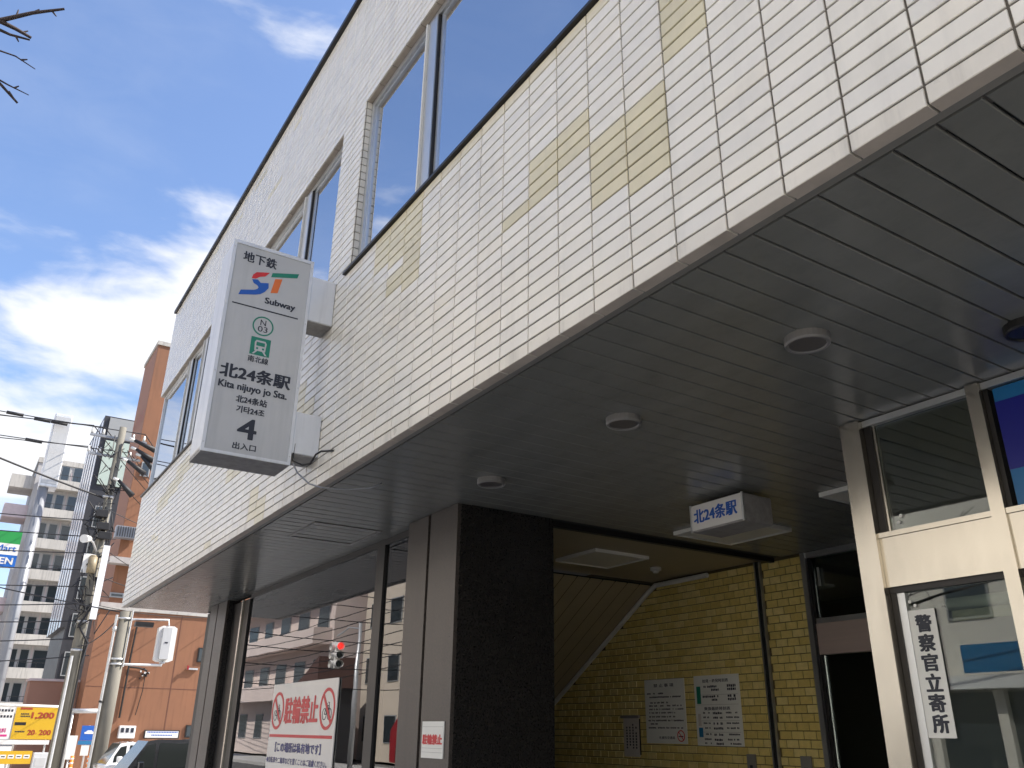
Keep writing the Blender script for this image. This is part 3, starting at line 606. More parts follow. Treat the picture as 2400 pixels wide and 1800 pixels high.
st('北24条站', 'ink', 1.225, 1.432, 2.012, 2.062, .004); st('기타24조', 'ink', 1.237, 1.424, 1.942, 1.990, .004)
st('4', 'ink', 1.266, 1.384, 1.768, 1.906, .011); st('出入口', 'ink', 1.247, 1.399, 1.690, 1.735, .003)
MB().path([(-5.36, 1.66, C + 1.80), (-5.36, 1.655, C + 1.68), (-5.34, 1.72, C + 1.655), (-5.30, 1.76, C + 1.66), (-5.26, 1.78, C + 1.72), (-5.22, 1.80, C + 1.735), (-5.05, 1.828, C + 1.70)], .007, 'dark_metal').build('hook_rod', ps)
MB().path([(-5.36, 1.66, C + 1.66), (-5.36, 1.70, C + 1.60), (-5.33, 1.78, C + 1.53), (-5.28, 1.84, C + 1.505), (-5.20, 1.98, C + 1.495), (-5.05, 2.10, C + 1.49), (-4.98, 2.13, C + 1.50), (-5.00, 2.16, C + 1.52)], .006, 'pole_grey').build('cable', ps)

# ------------------------------------------------------------------ notices
nb = thing('no_bicycles_board', (-8.3, 2.93, C - .4), 'white board with red no bicycle parking lettering standing against the shop window', 'sign board')
MB().bevbox(-9.20, -7.41, 2.935, 2.948, C - .78, C + .432, .004, 'board_white').build('panel', nb)
lettering('駐輪禁止', 'red', nb, (-8.31, 2.934, C + .175), .3, FY, bold=.022, width=.92, height=.235)
B(-9.17, -7.45, 2.931, 2.9345, C - .072, C - .046, 'red').build('rule', nb)
for cx_ in (-8.995, -7.622):
    s_ = MB().ring(cx_, C + .176, .178, .150, 'y', 2.931, 2.9345, 'red', sx=1.03)
    s_.prism([(cx_ - .125, C + .29), (cx_ - .10, C + .31), (cx_ + .125, C + .062), (cx_ + .10, C + .042)], 'y', 2.9305, 2.9345, 'red'); s_.build('prohibition_ring', nb)
    bc = MB().ring(cx_ - .06, C + .13, .05, .044, 'y', 2.932, 2.9345, 'ink', n=20).ring(cx_ + .062, C + .13, .05, .044, 'y', 2.932, 2.9345, 'ink', n=20)
    for (a, b_) in (((-.06, .13), (-.02, .20)), ((-.02, .20), (.045, .20)), ((-.02, .20), (0, .13)), ((0, .13), (.045, .20)), ((.062, .13), (.04, .225)), ((.02, .23), (.05, .225)), ((-.06, .13), (0, .13)), ((-.03, .215), (.0, .215))):
        dx_, dz_ = b_[0] - a[0], b_[1] - a[1]; L_ = math.hypot(dx_, dz_); ex, ez = -dz_ / L_ * .004, dx_ / L_ * .004
        bc.prism([(cx_ + a[0] + ex, C + a[1] + ez), (cx_ + b_[0] + ex, C + b_[1] + ez), (cx_ + b_[0] - ex, C + b_[1] - ez), (cx_ + a[0] - ex, C + a[1] - ez)], 'y', 2.932, 2.9345, 'ink')
    bc.build('bicycle_symbol', nb)
lettering('【この場所は私有地です】', 'navy', nb, (-8.32, 2.934, C - .162), .1, FY, bold=.010, width=1.26, height=.085)
lettering('●自転車や二輪車などを置くことはご遠慮ください。', 'navy', nb, (-8.345, 2.934, C - .280), .06, FY, bold=.003, width=1.66, height=.055)
npap = thing('paper_notice', (-5.39, 2.83, C - .1), 'small white paper with red no bicycle lettering stuck on the granite column', 'notice')
B(-5.545, -5.235, 2.832, 2.8385, C - .165, C + .062, 'paper').build('sheet', npap)
lettering('駐輪禁止', 'red', npap, (-5.39, 2.832, C - .05), .07, FY, bold=.009, width=.275, height=.06)
for zz in (.028, -.105, -.13): B(-5.535, -5.245, 2.8312, 2.832, C + zz, C + zz + .0015, 'rim').build('crease', npap)
def dashes(mb, x0, x1, z, h, y, m, seed, fill=.8):
    r = random.Random(seed); x = x0
    while x < x1 - h * .3:
        wd = h * r.uniform(.5, .95)
        if r.random() < fill:
            mb.box(x, min(x1, x + wd), y - .0012, y - .0003, z + h * r.uniform(-.05, .1), z + h * r.uniform(.75, 1.0), m)
        x += wd + h * .22
YW = YA - .012
n1 = thing('wall_notice', (-6.87, YW, C), 'white rules notice with red no smoking mark on the yellow tiled wall', 'notice')
B(-7.17, -6.57, YW - .006, YW, C - .085, C + .53, 'paper').build('sheet', n1)
lettering('禁 止 事 項', 'ink', n1, (-6.875, YW - .006, C + .47), .05, FY, bold=.002, width=.30, height=.034)
db = MB()
for i, (zz, a, b_) in enumerate(((.385, -7.135, -6.88), (.35, -7.11, -6.62), (.295, -7.11, -6.82), (.265, -7.11, -6.62), (.232, -7.11, -6.60), (.198, -7.11, -6.72), (.160, -7.13, -6.72), (.124, -7.13, -6.60), (.092, -7.11, -6.99), (.055, -7.13, -6.62))): dashes(db, a, b_, C + zz, .016, YW - .006, 'ink', i)
db.build_stuff('print_lines', n1); lettering('札幌市交通局', 'ink', n1, (-6.86, YW - .006, C - .03), .03, FY, bold=.001, width=.23, height=.026)
sm = MB().ring(-6.655, C - .012, .054, .044, 'y', YW - .008, YW - .0062, 'red', n=28).prism([(-6.69, C + .022), (-6.684, C + .028), (-6.62, C - .046), (-6.626, C - .052)], 'y', YW - .0085, YW - .0062, 'red').box(-6.69, -6.625, YW - .0075, YW - .0062, C - .022, C - .012, 'ink'); sm.build('no_smoking_mark', n1)
n2 = thing('timetable_notice', (-6.13, YW, C), 'white timetable notice with green and blue side tabs on the yellow wall', 'notice')
B(-6.43, -5.835, YW - .006, YW, C - .095, C + .54, 'paper').build('sheet', n2)
lettering('始発・終発時刻表', 'ink', n2, (-6.14, YW - .006, C + .488), .04, FY, bold=.0015, width=.34, height=.032)
B(-6.40, -6.345, YW - .0075, YW - .0062, C + .28, C + .44, 'green').build('tab', n2); B(-6.40, -6.345, YW - .0075, YW - .0062, C - .02, C + .065, 'sky_ink').build('tab', n2); B(-6.40, -6.36, YW - .0075, YW - .0062, C + .08, C + .19, 'pale_paper').build('tab', n2)
lettering('乗換最終時刻表', 'ink', n2, (-6.14, YW - .006, C + .236), .04, FY, bold=.0015, width=.34, height=.032)
db = MB()
for i, zz in enumerate((.425, .395, .335, .305)): dashes(db, -6.32 if i % 2 == 0 else -6.2, -6.10, C + zz, .022, YW - .006, 'ink', 40 + i); dashes(db, -5.99, -5.88, C + zz, .026, YW - .006, 'ink', 60 + i, .95)
for i, zz in enumerate((.19, .150, .098, .055, .0, -.045, -.08)): dashes(db, -6.33, -6.24, C + zz, .017, YW - .006, 'ink', 80 + i); dashes(db, -6.2, -6.08, C + zz - .006, .022, YW - .006, 'ink', 90 + i, .9); dashes(db, -6.03, -5.87, C + zz, .016, YW - .006, 'ink', 100 + i)
db.build_stuff('print_lines', n2)
for zz in (.36, .27, .125, .025): B(-6.40, -5.86, YW - .0068, YW - .0062, C + zz, C + zz + .002, 'rim').build('rule', n2)
n0 = thing('hanging_card', (-7.41, YW, C), 'small pale vertical card in a grey holder left of the wall notices', 'notice')
B(-7.535, -7.285, YW - .010, YW - .002, C - .22, C + .155, 'pale_paper').build('card', n0); B(-7.56, -7.27, YW - .03, YW - .001, C + .156, C + .185, 'rim').build('holder', n0); B(-7.278, -7.268, YW - .012, YW - .001, C - .2, C + .15, 'dark_metal').build('side_rail', n0)
db = MB()
for j, xx in enumerate((-7.33, -7.38, -7.43, -7.48)):
    z_ = C + .10
    for i in range(9):
        if random.Random(j * 31 + i).random() < .8: db.box(xx - .011, xx + .011, YW - .0115, YW - .0105, z_ - .018, z_, 'ink')
        z_ -= .028
db.build_stuff('print_lines', n0)
for i, (xa_, xb_, lb) in enumerate(((-5.81, -5.71, 'grey wall plate low on the yellow wall under the timetable'), (-5.21, -5.10, 'grey wall plate low on the yellow wall beside the glass screen'))):
    t = thing('switch_plate', (xa_, YW, C - .3), lb, 'wall plate', 'grey wall plates')
    MB().bevbox(xa_, xb_, YW - .02, YW, C - .36, C - .155, .004, 'rim').build('plate', t); B(xa_ + .035, xb_ - .035, YW - .024, YW - .0205, C - .27, C - .245, 'ink').build('keyhole', t)

# ================================================================== street to the left
# ---- orange building
ob = thing('orange_building', (-38, 8, 0), 'orange rendered building with tall tower and low wing beyond the car park', 'building')
XT, XW = -36.0, -34.0; YC = 4.63
TH = C + 15.38
tww = MB().box(XT - 3.0, XT, YC + .02, YC + 9, 0, TH, 'orange_wall').face([(XT - 2.99, YC + .015, 0), (XT - .01, YC + .015, 0), (XT - .01, YC + .015, TH), (XT - 2.99, YC + .015, TH)], 'orange_dull_shade')  # overlay face painted in the street side's shaded tone
tww.build('wall', ob); B(XT - 3.06, XT + .05, YC - .03, YC + 9, TH, TH + .18, 'apt_band').build('roof_coping', ob)
lettering('レジデンス', 'brown_ink', ob, (XT - 1.5, YC + .01, C + 12.3), .5, FY, width=2.3, height=.55)
for (z0, z1) in ((5.85, 6.1), (4.08, 4.37)): B(XT + .002, XT + .5, YC - .3, YC + 4, C + z0, C + z1, 'orange_band').build('balcony_band', ob)
for (y0, y1, z0, z1) in ((YC + .0, YC + .5, 4.62, 4.8), (YC + 1.2, YC + 2.0, 8.2, 9.4), (YC + 1.2, YC + 2.0, 11.2, 12.4), (YC + .25, YC + .6, 9.5, 10.1)):
    wv = B(XT + .001, XT + .06, y0, y1, C + z0, C + z1, 'frame_far').build('window', ob); B(XT + .061, XT + .07, y0 + .05, y1 - .05, C + z0 + .05, C + z1 - .05, 'pane_far').build('pane', wv)
ac = MB().box(XT + .08, XT + .5, 4.35, 5.2, C + 6.85, C + 7.3, 'pole_grey').build('ventilator', ob)
for i in range(9): B(XT + .5, XT + .52, 4.4 + i * .09, 4.44 + i * .09, C + 6.88, C + 7.27, 'black_clad').build('louvre', ac)
wy0 = 4.15
wing = B(XT + .51, XW, wy0, 15, 0, C + 3.93, 'orange_wall').build('wing_wall', ob)
B(XT + .45, XW + .06, wy0 - .05, 15.05, C + 3.93, C + 4.02, 'apt_band').build('wing_coping', ob)
for yy in (7.0, 9.6): B(XW + .0005, XW + .006, yy, yy + .03, 0, C + 3.9, 'joint_line').build('render_joint', wing)
for zz in (1.30,): B(XW + .0005, XW + .005, wy0 + .02, 14.9, C + zz, C + zz + .025, 'joint_line').build('render_joint', wing)
for (y0, y1, z0, z1) in ((7.78, 8.2, 2.28, 2.8), (7.75, 8.2, -.32, .1), (10, 11, 2.2, 2.9)):
    wv = B(XW + .001, XW + .05, y0, y1, C + z0, C + z1, 'dark_metal').build('window', ob); B(XW + .051, XW + .06, y0 + .04, y1 - .04, C + z0 + .04, C + z1 - .04, 'pane_far').build('pane', wv)
MB().path([(XW + .06, 5.48, C + 3.4), (XW + .06, 5.45, C + 2.4), (XW + .06, 5.44, C + .3)], .035, 'dark_metal').path([(XW + .06, 5.44, C + 2.0), (XW + .06, 5.8, C + 1.98), (XW + .06, 6.1, C + 1.9)], .03, 'dark_metal').path([(XW + .06, 6.05, C + 1.9), (XW + .06, 6.05, C + 1.2), (XW + .06, 5.95, C + .4)], .015, 'dark_metal').build('conduit', ob)
mbx = MB().bevbox(XW + .01, XW + .22, 5.48, 6.02, C - .36, C + .05, .02, 'white_paint').build('meter_box', ob)
for i in range(3): B(XW + .2205, XW + .232, 5.54 + i * .16, 5.64 + i * .16, C - .17, C - .02, 'ink').build('meter_window', mbx)
MB().box(XW + .01, XW + .10, 7.45, 7.85, C + 2.0, C + 2.06, 'galv').box(XW + .1, XW + .16, 7.45, 7.51, C + 2.0, C + 2.14, 'deep_red').build('vent_pipe', ob)
gm = MB()
for i in range(14):
    a, b_ = random.uniform(0, 6.28), random.uniform(.02, .22); gm.box(XW + .02, XW + .12, 6.02 + b_*math.cos(a), 6.06 + b_*math.cos(a), C + 1.75 + b_*math.sin(a), C + 1.81 + b_*math.sin(a), 'dark_metal' if i % 3 else 'insulator')
gm.build('cable_clamp', ob)
sg = thing('wall_signboard', (XW + .03, 6.9, C - .2), 'long white signboard with two faint blue lines on the orange wall', 'sign board')
B(XW + .01, XW + .05, 6.35, 7.55, C - .36, C - .08, 'dark_metal').build('frame', sg); B(XW + .0505, XW + .06, 6.39, 7.51, C - .33, C - .11, 'board_white').build('panel', sg)
db = MB()
r = random.Random(5)
for (y0, y1, z_) in ((6.45, 7.45, -.17), (6.6, 7.3, -.27)):
    y = y0
    while y < y1: db.box(XW + .0602, XW + .062, y, y + .04, C + z_, C + z_ + .045, 'blue'); y += .055
db.build_stuff('print_lines', sg)
gw = thing('garden_wall', (-36, 3, 0), 'low dull orange boundary wall left of the orange building', 'wall')
MB().box(-36.6, -35.4, 2.55, 4.13, 0, C + 1.48, 'orange_dull_shade').build('masonry', gw); B(-36.65, -35.35, 2.5, 4.14, C + 1.48, C + 1.56, 'apt_pink').build('coping', gw)

# ---- dark building with white fins
fb = thing('finned_building', (-58, 7, 0), 'black clad building with white vertical fins on its street side', 'building')
FXN, FYN = -55.0, 4.85
B(FXN - 7.6, FXN - .001, FYN + .25, FYN + 7, 0, C + 18.0, 'black_clad').build('wall', fb)
B(FXN - 7.6, FXN + .0, FYN, FYN + .249, C + 5.2, C + 18.0, 'black_clad').build('fin_panel', fb)
for i in range(5): B(FXN - .80 - i * 1.55, FXN - .08 - i * 1.55, FYN - .03, FYN - .001, C + 5.2, C + 17.7, 'fin').build('fin', fb)
bbd = B(FXN + .002, FXN + .12, FYN + .3, FYN + 2.4, C + 13.6, C + 16.4, 'billboard').build('billboard', fb); B(FXN + .002, FXN + .1, FYN + .3, FYN + 2.4, C + 16.6, C + 17.9, 'frame_far').build('louvre_panel', fb)
for i in range(5):
    for j in range(3):
        wv = B(FXN + .002, FXN + .06, FYN + .5 + j * 1.4, FYN + 1.4 + j * 1.4, C + 2.6 + i * 2.1, C + 3.9 + i * 2.1, 'frame_far').build('window', fb); B(FXN + .061, FXN + .07, FYN + .56 + j * 1.4, FYN + 1.34 + j * 1.4, C + 2.66 + i * 2.1, C + 3.84 + i * 2.1, 'pane_far').build('pane', wv)

# ---- white apartment block
ap = thing('apartment_block', (-95, 6, 0), 'stained white apartment block with rows of balconies far down the street', 'building')
AX = -90.0; AY0, AY1 = 3.1, 13.0
B(AX - 9, AX, AY0, AY1, 0, C + 23.6, 'apt_wall').build('wall', ap); B(AX - 9.1, AX + .1, AY0 - .1, AY1, C + 23.6, C + 24.1, 'apt_band').build('parapet', ap)
for i in range(8):
    zf = C + .2 + i * 2.86
    B(AX + .002, AX + 1.1, AY0 + .5, AY1, zf + 1.55 - .75, zf + 1.55 + .15, 'apt_band').build('balcony', ap)
    for j, (y0, y1) in enumerate(((4.1, 4.95), (5.15, 5.9), (6.2, 7.5), (7.9, 9.2), (9.6, 10.8))):
        wv = B(AX + .001, AX + .05, y0, y1, zf + 1.71, zf + 3.35, 'frame_far').build('window', ap); B(AX + .051, AX + .06, y0 + .06, y1 - .06, zf + 1.78, zf + 3.28, 'pane_far').build('pane', wv)
    for j in range(7): B(AX + 1.06, AX + 1.09, 4.3 + j * .75, 4.34 + j * .75, zf + 1.701, zf + 2.15, 'dark_metal').build('railing_post', ap)
    B(AX + 1.05, AX + 1.1, 4.2, AY1, zf + 2.151, zf + 2.19, 'dark_metal').build('railing', ap)
    if i in (3, 5, 6, 7): MB().box(AX - 3.5, AX - .3, AY0 - 2.0, AY0 - .001, zf + .75, zf + 2.0, 'apt_pink' if i < 7 else 'apt_band').build('side_balcony', ap)
MB().box(AX + .01, AX + .03, 6.05, 6.12, C, C + 23, 'apt_pink').build('downpipe', ap)

# ---- tall blank sign on its pole
ts = thing('pylon_sign', (-31, 1.35, 0), 'tall narrow white sign box on a thick grey steel pole', 'pylon sign')
MB().tube((-31, 1.36, 0), (-31, 1.36, C + 7.4), .22, 'pole_grey', r1=.15, n=20).build('pole', ts)
MB().bevbox(-31.5, -30.8, 1.20, 1.74, C + 7.3, C + 9.85, .03, 'sign_frame').build('sign_box', ts); B(-30.799, -30.79, 1.24, 1.70, C + 7.4, C + 9.75, 'sign_white').build('face_panel', ts)
# ---- convenience store sign
cs = thing('store_sign', (-33, .6, C + 4.9), 'green white and blue convenience store sign with OPEN panel at left edge', 'sign')
cy0, cy1 = -.55, 1.15
MB().box(-33.3, -33.01, cy0, cy1, C + 4.93, C + 6.13, 'sign_frame').build('housing', cs)
B(-33.009, -33, cy0, cy1, C + 5.71, C + 6.13, 'conv_green').build('green_band', cs); B(-33.009, -33, cy0, cy1, C + 5.33, C + 5.709, 'board_white').build('white_band', cs); B(-33.009, -33, cy0, cy1, C + 4.93, C + 5.329, 'conv_blue').build('blue_band', cs)
lettering('FamilyMart', 'conv_blue', cs, (-33, .36, C + 5.52), .3, FX, bold=.012, width=1.42, height=.27, depth=.004); lettering('OPEN', 'board_white', cs, (-33, .62, C + 5.13), .3, FX, bold=.02, width=.86, height=.22, depth=.004)
MB().tube((-33.2, .1, 0), (-33.2, .1, C + 4.93), .12, 'pole_grey', n=14).build('post', cs)

# ---- utility poles
ua = thing('utility_pole', (-30, 3.22, 0), 'tall concrete utility pole with crossarms, transformer and street lamp behind the signs', 'utility pole')
AXP, AYP = -30.0, 3.22
MB().tube((AXP, AYP, 0), (AXP, AYP + .05, C + 9.5), .19, 'concrete', r1=.11, n=18).build('pole', ua)
for (z, y0, y1) in ((9.1, -.9, .9), (8.45, -.8, .8)):
    arm = MB().box(AXP - .22, AXP - .13, AYP + y0, AYP + y1, C + z, C + z + .07, 'pole_grey').build('crossarm', ua)
    for q in (-.85, -.5, .45, .8):
        if y0 - .05 < q < y1: MB().tube((AXP - .17, AYP + q, C + z + .091), (AXP - .17, AYP + q, C + z + .28), .045, 'insulator', r1=.03, n=10).build('insulator', arm)
MB().tube((AXP + .3, AYP - .08, C + 4.5), (AXP + .3, AYP - .08, C + 5.0), .13, 'transformer', n=18).tube((AXP + .3, AYP - .08, C + 5.0), (AXP + .3, AYP - .08, C + 5.06), .13, 'transformer', r1=.07, n=18).build('transformer', ua)
MB().box(AXP + .2, AXP + .35, AYP + .15, AYP + .34, C + 3.1, C + 5.4, 'fin').build('cable_guard', ua)
lm = MB().path([(AXP + .1, AYP, C + 5.2), (AXP + .5, AYP - .2, C + 5.42), (AXP + .9, AYP - .4, C + 5.48)], .03, 'galv').build('lamp_arm', ua)
MB().tube((AXP + .8, AYP - .36, C + 5.46), (AXP + 1.2, AYP - .55, C + 5.38), .09, 'board_white', r1=.13, n=14).build('lamp_head', ua)
MB().box(AXP + .2, AXP + .26, AYP - .36, AYP - .02, C + 4.5, C + 5.1, 'board_white').build('notice_plate', ua)
MB().path([(AXP + .2, AYP - .1, 0), (AXP + .2, AYP - .1, C + 2.0)], .045, 'galv').path([(AXP + .16, AYP + .18, 0), (AXP + .16, AYP + .18, C + 2.6)], .035, 'dark_metal').build('conduit', ua)
for i, (dy, dz, ln) in enumerate(((.45, 9.05, .75), (.55, 8.75, .6), (.35, 8.3, .6), (.75, 8.55, .45), (.2, 7.6, .5))):
    MB().tube((AXP + .25, AYP + dy, C + dz), (AXP + .35, AYP + dy + ln, C + dz - .28 - .05 * i), .05, 'wire', r1=.10, n=12).tube((AXP + .2, AYP + dy - .16, C + dz + .05), (AXP + .25, AYP + dy, C + dz), .05, 'insulator', n=12).build('strain_insulator', ua)
MB().path([(AXP + .19, AYP + .12, C + 4.4), (AXP + .3, AYP + .22, C + 3.6), (AXP + .22, AYP - .1, C + 2.9), (AXP + .24, AYP + .25, C + 2.4), (AXP + .2, AYP + .18, C + 1.7)], .035, 'wire').build('drop_cable', ua)
for i, z in enumerate((6.3, 5.9, 5.6)): MB().bevbox(AXP + .12, AXP + .34, AYP - .28 + .1 * i, AYP + .1 + .1 * i, C + z, C + z + .24, .02, 'dark_metal').build('junction_box', ua)
cbk = MB(); r = random.Random(9)
for i in range(60):
    z = C + r.uniform(3.0, 9.3); y = AYP + r.uniform(-.3, .35); cbk.path([(AXP + .15, y, z), (AXP + .3, y + r.uniform(-.3, .3), z - r.uniform(.1, .4)), (AXP + .15, y + r.uniform(-.4, .4), z + r.uniform(-.3, .5))], .018, 'wire', n=5)
for zz in (2.15, 3.0, 6.1, 7.0): cbk.tube((AXP, AYP + .02, C + zz), (AXP, AYP + .02, C + zz + .07), .175, 'galv', n=16)
cbk.build_stuff('cable_loop', ua)
ub = thing('signal_pole', (-24, 3.53, 0), 'concrete pole carrying the pedestrian signal in front of the orange wall', 'utility pole')
BXP, BYP = -24.0, 3.53
MB().tube((BXP, BYP, 0), (BXP, BYP + .03, C + 2.75), .18, 'concrete', r1=.145, n=18).build('pole', ub)
MB().path([(BXP + .1, BYP - .19, 0), (BXP + .1, BYP - .19, C + 2.65)], .035, 'galv').tube((BXP + .1, BYP - .19, C + 2.25), (BXP + .1, BYP - .19, C + 2.36), .05, 'galv').tube((BXP + .1, BYP - .19, C + .55), (BXP + .1, BYP - .19, C + .6), .05, 'dark_metal').path([(BXP + .14, BYP + .16, C + 1.4), (BXP + .14, BYP + .17, C + 2.8)], .02, 'galv').build('conduit', ub)
for zz in (1.44, 1.56, 2.55): MB().tube((BXP, BYP + .015, C + zz), (BXP, BYP + .015, C + zz + .045), .185, 'galv', n=18).build('band', ub)
MB().path([(BXP, BYP + .15, C + 1.47), (BXP + .02, BYP + 1.10, C + 1.49), (BXP + .02, BYP + 1.12, C + 1.6)], .032, 'galv').build('bracket_arm', ub); MB().path([(BXP, BYP + .14, C + 2.57), (BXP + .02, BYP + 1.10, C + 2.62), (BXP + .02, BYP + 1.12, C + 2.48)], .026, 'galv').build('bracket_arm', ub)
B(BXP - .05, BXP + .15, BYP + .28, BYP + .72, C + 2.40, C + 2.52, 'dark_metal').build('terminal_box', ub)
sgn = thing('pedestrian_signal', (BXP, 4.66, C + 1.6), 'white pedestrian signal housing seen from behind on arms of the concrete pole', 'traffic signal')
pr = [(4.42, C + 1.62), (4.50, C + 1.575), (4.78, C + 1.575), (4.88, C + 1.62), (4.88, C + 2.42), (4.80, C + 2.47), (4.52, C + 2.47), (4.42, C + 2.42)]
MB().prism(pr, 'x', BXP - .18, BXP + .02, 'board_white').box(BXP + .02, BXP + .10, 4.52, 4.74, C + 1.64, C + 2.42, 'sign_white').build('housing', sgn)
MB().box(BXP + .101, BXP + .11, 4.60, 4.68, C + 2.03, C + 2.06, 'ink').build('handle', sgn); MB().box(BXP - .32, BXP - .18, 4.46, 4.84, C + 2.0, C + 2.42, 'dark_metal').box(BXP - .32, BXP - .18, 4.46, 4.84, C + 1.62, C + 1.97, 'dark_metal').build('visor', sgn)
MB().box(BXP - .1, BXP + .05, 4.58, 4.70, C + 1.54, C + 1.574, 'galv').build('mount', sgn)

# ---- overhead wires
def wire(p0, p1, sag, r=.012, name='power_line', label='thin dark overhead wire strung across the street', n=20):
    pts = []
    for i in range(n + 1):
        t = i / n; p = Vector(p0).lerp(Vector(p1), t); p.z -= sag * 4 * t * (1 - t); pts.append(p)
    o = MB().path(pts, r, 'wire', n=5).build(name); return tag(o, label, 'wire', 'overhead wires')
for z, y, wd in ((9.45, -.85, 'left end of the top crossarm'), (9.45, -.5, 'left middle of the top crossarm'), (9.45, .8, 'right end of the top crossarm'), (8.7, -.8, 'left end of the second crossarm'), (8.7, .45, 'right end of the second crossarm')):
    wire((AXP - .17, AYP + y, C + z), (-30.6 + y, -16, C + z + .25 + y * .3), .3, .016, label='wire running across the sky to the left from the ' + wd)
    wire((AXP - .17, AYP + y, C + z), (-52, 14.0 + y, C + z - .5), .5, .016, label='wire running back to the right from the ' + wd)
for i in range(9):
    z = 6.2 - i * .52; wire((AXP + .1, AYP - .1 + .06 * i, C + z), (-31 - i * .2, -14, C + z + .2 * math.sin(i * 2.2)), .2 + .04 * i, .017, label=('topmost', 'second', 'third', 'fourth', 'fifth', 'sixth', 'seventh', 'eighth', 'lowest')[i] + ' of the nine wires crossing the white apartment block')
for i, (z0, z1) in enumerate(((5.4, 4.9), (4.5, 4.6), (3.6, 4.2), (6.6, 6.2))): wire((AXP + .1, AYP + .1, C + z0), (XW - .5, 7.5 + i, C + z1), .25, .012, label='service wire from the tall pole to the orange wall, ' + ('second highest', 'third highest', 'lowest', 'highest')[i])
wire((-24.2, 3.5, C + 2.75), (-32, -10, C + 6.6), .35, .016, label='wire rising leftwards from the top of the signal pole'); wire((-24.2, 3.5, C + 2.7), (AXP, AYP, C + 2.3), .2, .016, label='short wire between the signal pole and the tall pole')
wire((-20, -11, C + 9.2), (AXP - .1, AYP, C + 7.0), .4, .03, 'power_line', 'thick overhead cable sagging from the upper left to the tall pole')
for i, (t, z) in enumerate(((.18, 9.55), (.10, 9.5), (.05, 9.5), (.11, 8.75))):
    y = AYP - 1.1 - 17 * t * .6
    tag(MB().tube((-30.6, y, C + z - .05), (-30.6, y - .5, C + z - .04), .055, 'wire', n=10).build('wire_sleeve'), ('leftmost', 'third from the left', 'rightmost', 'lowest')[i] + ' short black sleeve on the overhead wires left of the tall pole', 'wire sleeve', 'black sleeves on the overhead wires')

# ---- car park boards
pb = thing('parking_price_board', (-33, 2.7, 0), 'yellow car park price board with brown figures', 'sign board')
PX = -33.0
B(PX - .04, PX, 2.16, 3.36, C - .40, C + .555, 'yellow_board').build('panel', pb)
lettering('1,200', 'brown_ink', pb, (PX, 2.96, C + .31), .2, FX, bold=.03, width=.64, height=.20, depth=.004)
lettering('20', 'brown_ink', pb, (PX, 2.72, C - .19), .2, FX, bold=.018, width=.20, height=.15, depth=.004); lettering('200', 'brown_ink', pb, (PX, 3.12, C - .19), .2, FX, bold=.018, width=.33, height=.15, depth=.004)
lettering('分', 'brown_ink', pb, (PX, 2.86, C - .225), .1, FX, width=.06, height=.06, depth=.004)
B(PX + .001, PX + .004, 2.28, 2.62, C + .49, C + .55, 'brown_ink').build('heading_bar', pb); B(PX + .001, PX + .004, 2.20, 2.52, C + .02, C + .11, 'dark_metal').build('heading_bar', pb)
db = MB()
for (y0, y1, z_) in ((2.32, 2.55, .34), (2.32, 2.60, .27), (2.25, 2.52, -.19)):
    y = y0
    while y < y1: db.box(PX + .001, PX + .004, y, y + .035, C + z_, C + z_ + .04, 'ink'); y += .048
db.build_stuff('print_lines', pb)
MB().tube((PX - .08, 2.3, 0), (PX - .08, 2.3, C + .6), .03, 'galv').tube((PX - .08, 3.2, 0), (PX - .08, 3.2, C + .6), .03, 'galv').build('post', pb)
pw = thing('parking_info_board', (-33, 1.6, 0), 'white car park board with magenta lettering left of the yellow one', 'sign board')
B(PX - .04, PX, .9, 2.12, C - .40, C + .555, 'board_white').build('panel', pw); lettering('無料', 'magenta', pw, (PX, 1.87, C - .14), .2, FX, bold=.006, width=.26, height=.14, depth=.004); B(PX + .001, PX + .004, 1.55, 2.05, C - .32, C - .26, 'magenta').build('heading_bar', pw)
db = MB()
for z_ in (.42, .24):
    y = 1.3
    while y < 2.05: db.box(PX + .001, PX + .004, y, y + .06, C + z_, C + z_ + .07, 'ink'); y += .09
db.build_stuff('print_lines', pw); MB().tube((PX - .08, 1.1, 0), (PX - .08, 1.1, C + .6), .03, 'galv').build('post', pw)
rl = thing('board_rail', (-33, 2, C + .6), 'horizontal white rail along the top of the car park boards', 'rail'); MB().tube((PX - .05, .3, C + .62), (PX - .05, 3.45, C + .60), .045, 'board_white').build('bar', rl)
MB().box(PX - .06, PX, .9, 3.3, C - .55, C - .42, 'board_white').build('lower_bar', rl)
ly = thing('payment_methods_board', (-33, 2.4, 0), 'lower yellow board with a row of small white pictograms', 'sign board')
B(PX - .03, PX + .02, 1.5, 2.88, C - 1.12, C - .74, 'yellow_board').build('panel', ly)
for i in range(6): B(PX + .0205, PX + .024, 1.55 + i * .22, 1.72 + i * .22, C - .96, C - .85, 'board_white').build('pictogram', ly); B(PX + .0245, PX + .026, 1.58 + i * .22, 1.69 + i * .22, C - .92, C - .89, 'ink').build('pictogram_mark', ly)
MB().tube((PX - .05, 2.2, 0), (PX - .05, 2.2, C - .74), .03, 'galv').build('post', ly)
pm = thing('payment_machine', (-33, 3.15, 0), 'pale grey payment machine beside the lower yellow board', 'machine')
MB().bevbox(PX - .35, PX, 2.93, 3.36, 0, C - .79, .02, 'sign_frame').build('cabinet', pm); B(PX + .0005, PX + .01, 3.0, 3.3, C - 1.2, C - .95, 'sign_white').build('screen', pm)
blu = thing('blue_parking_sign', (-33, 4.4, 0), 'blue square sign with white car symbol on a thin post', 'sign')
B(PX, PX + .03, 4.19, 4.64, C - .42, C + .035, 'blue').build('panel', blu); B(PX, PX + .03, 4.15, 4.63, C - .55, C - .43, 'sky_ink').build('lower_panel', blu)
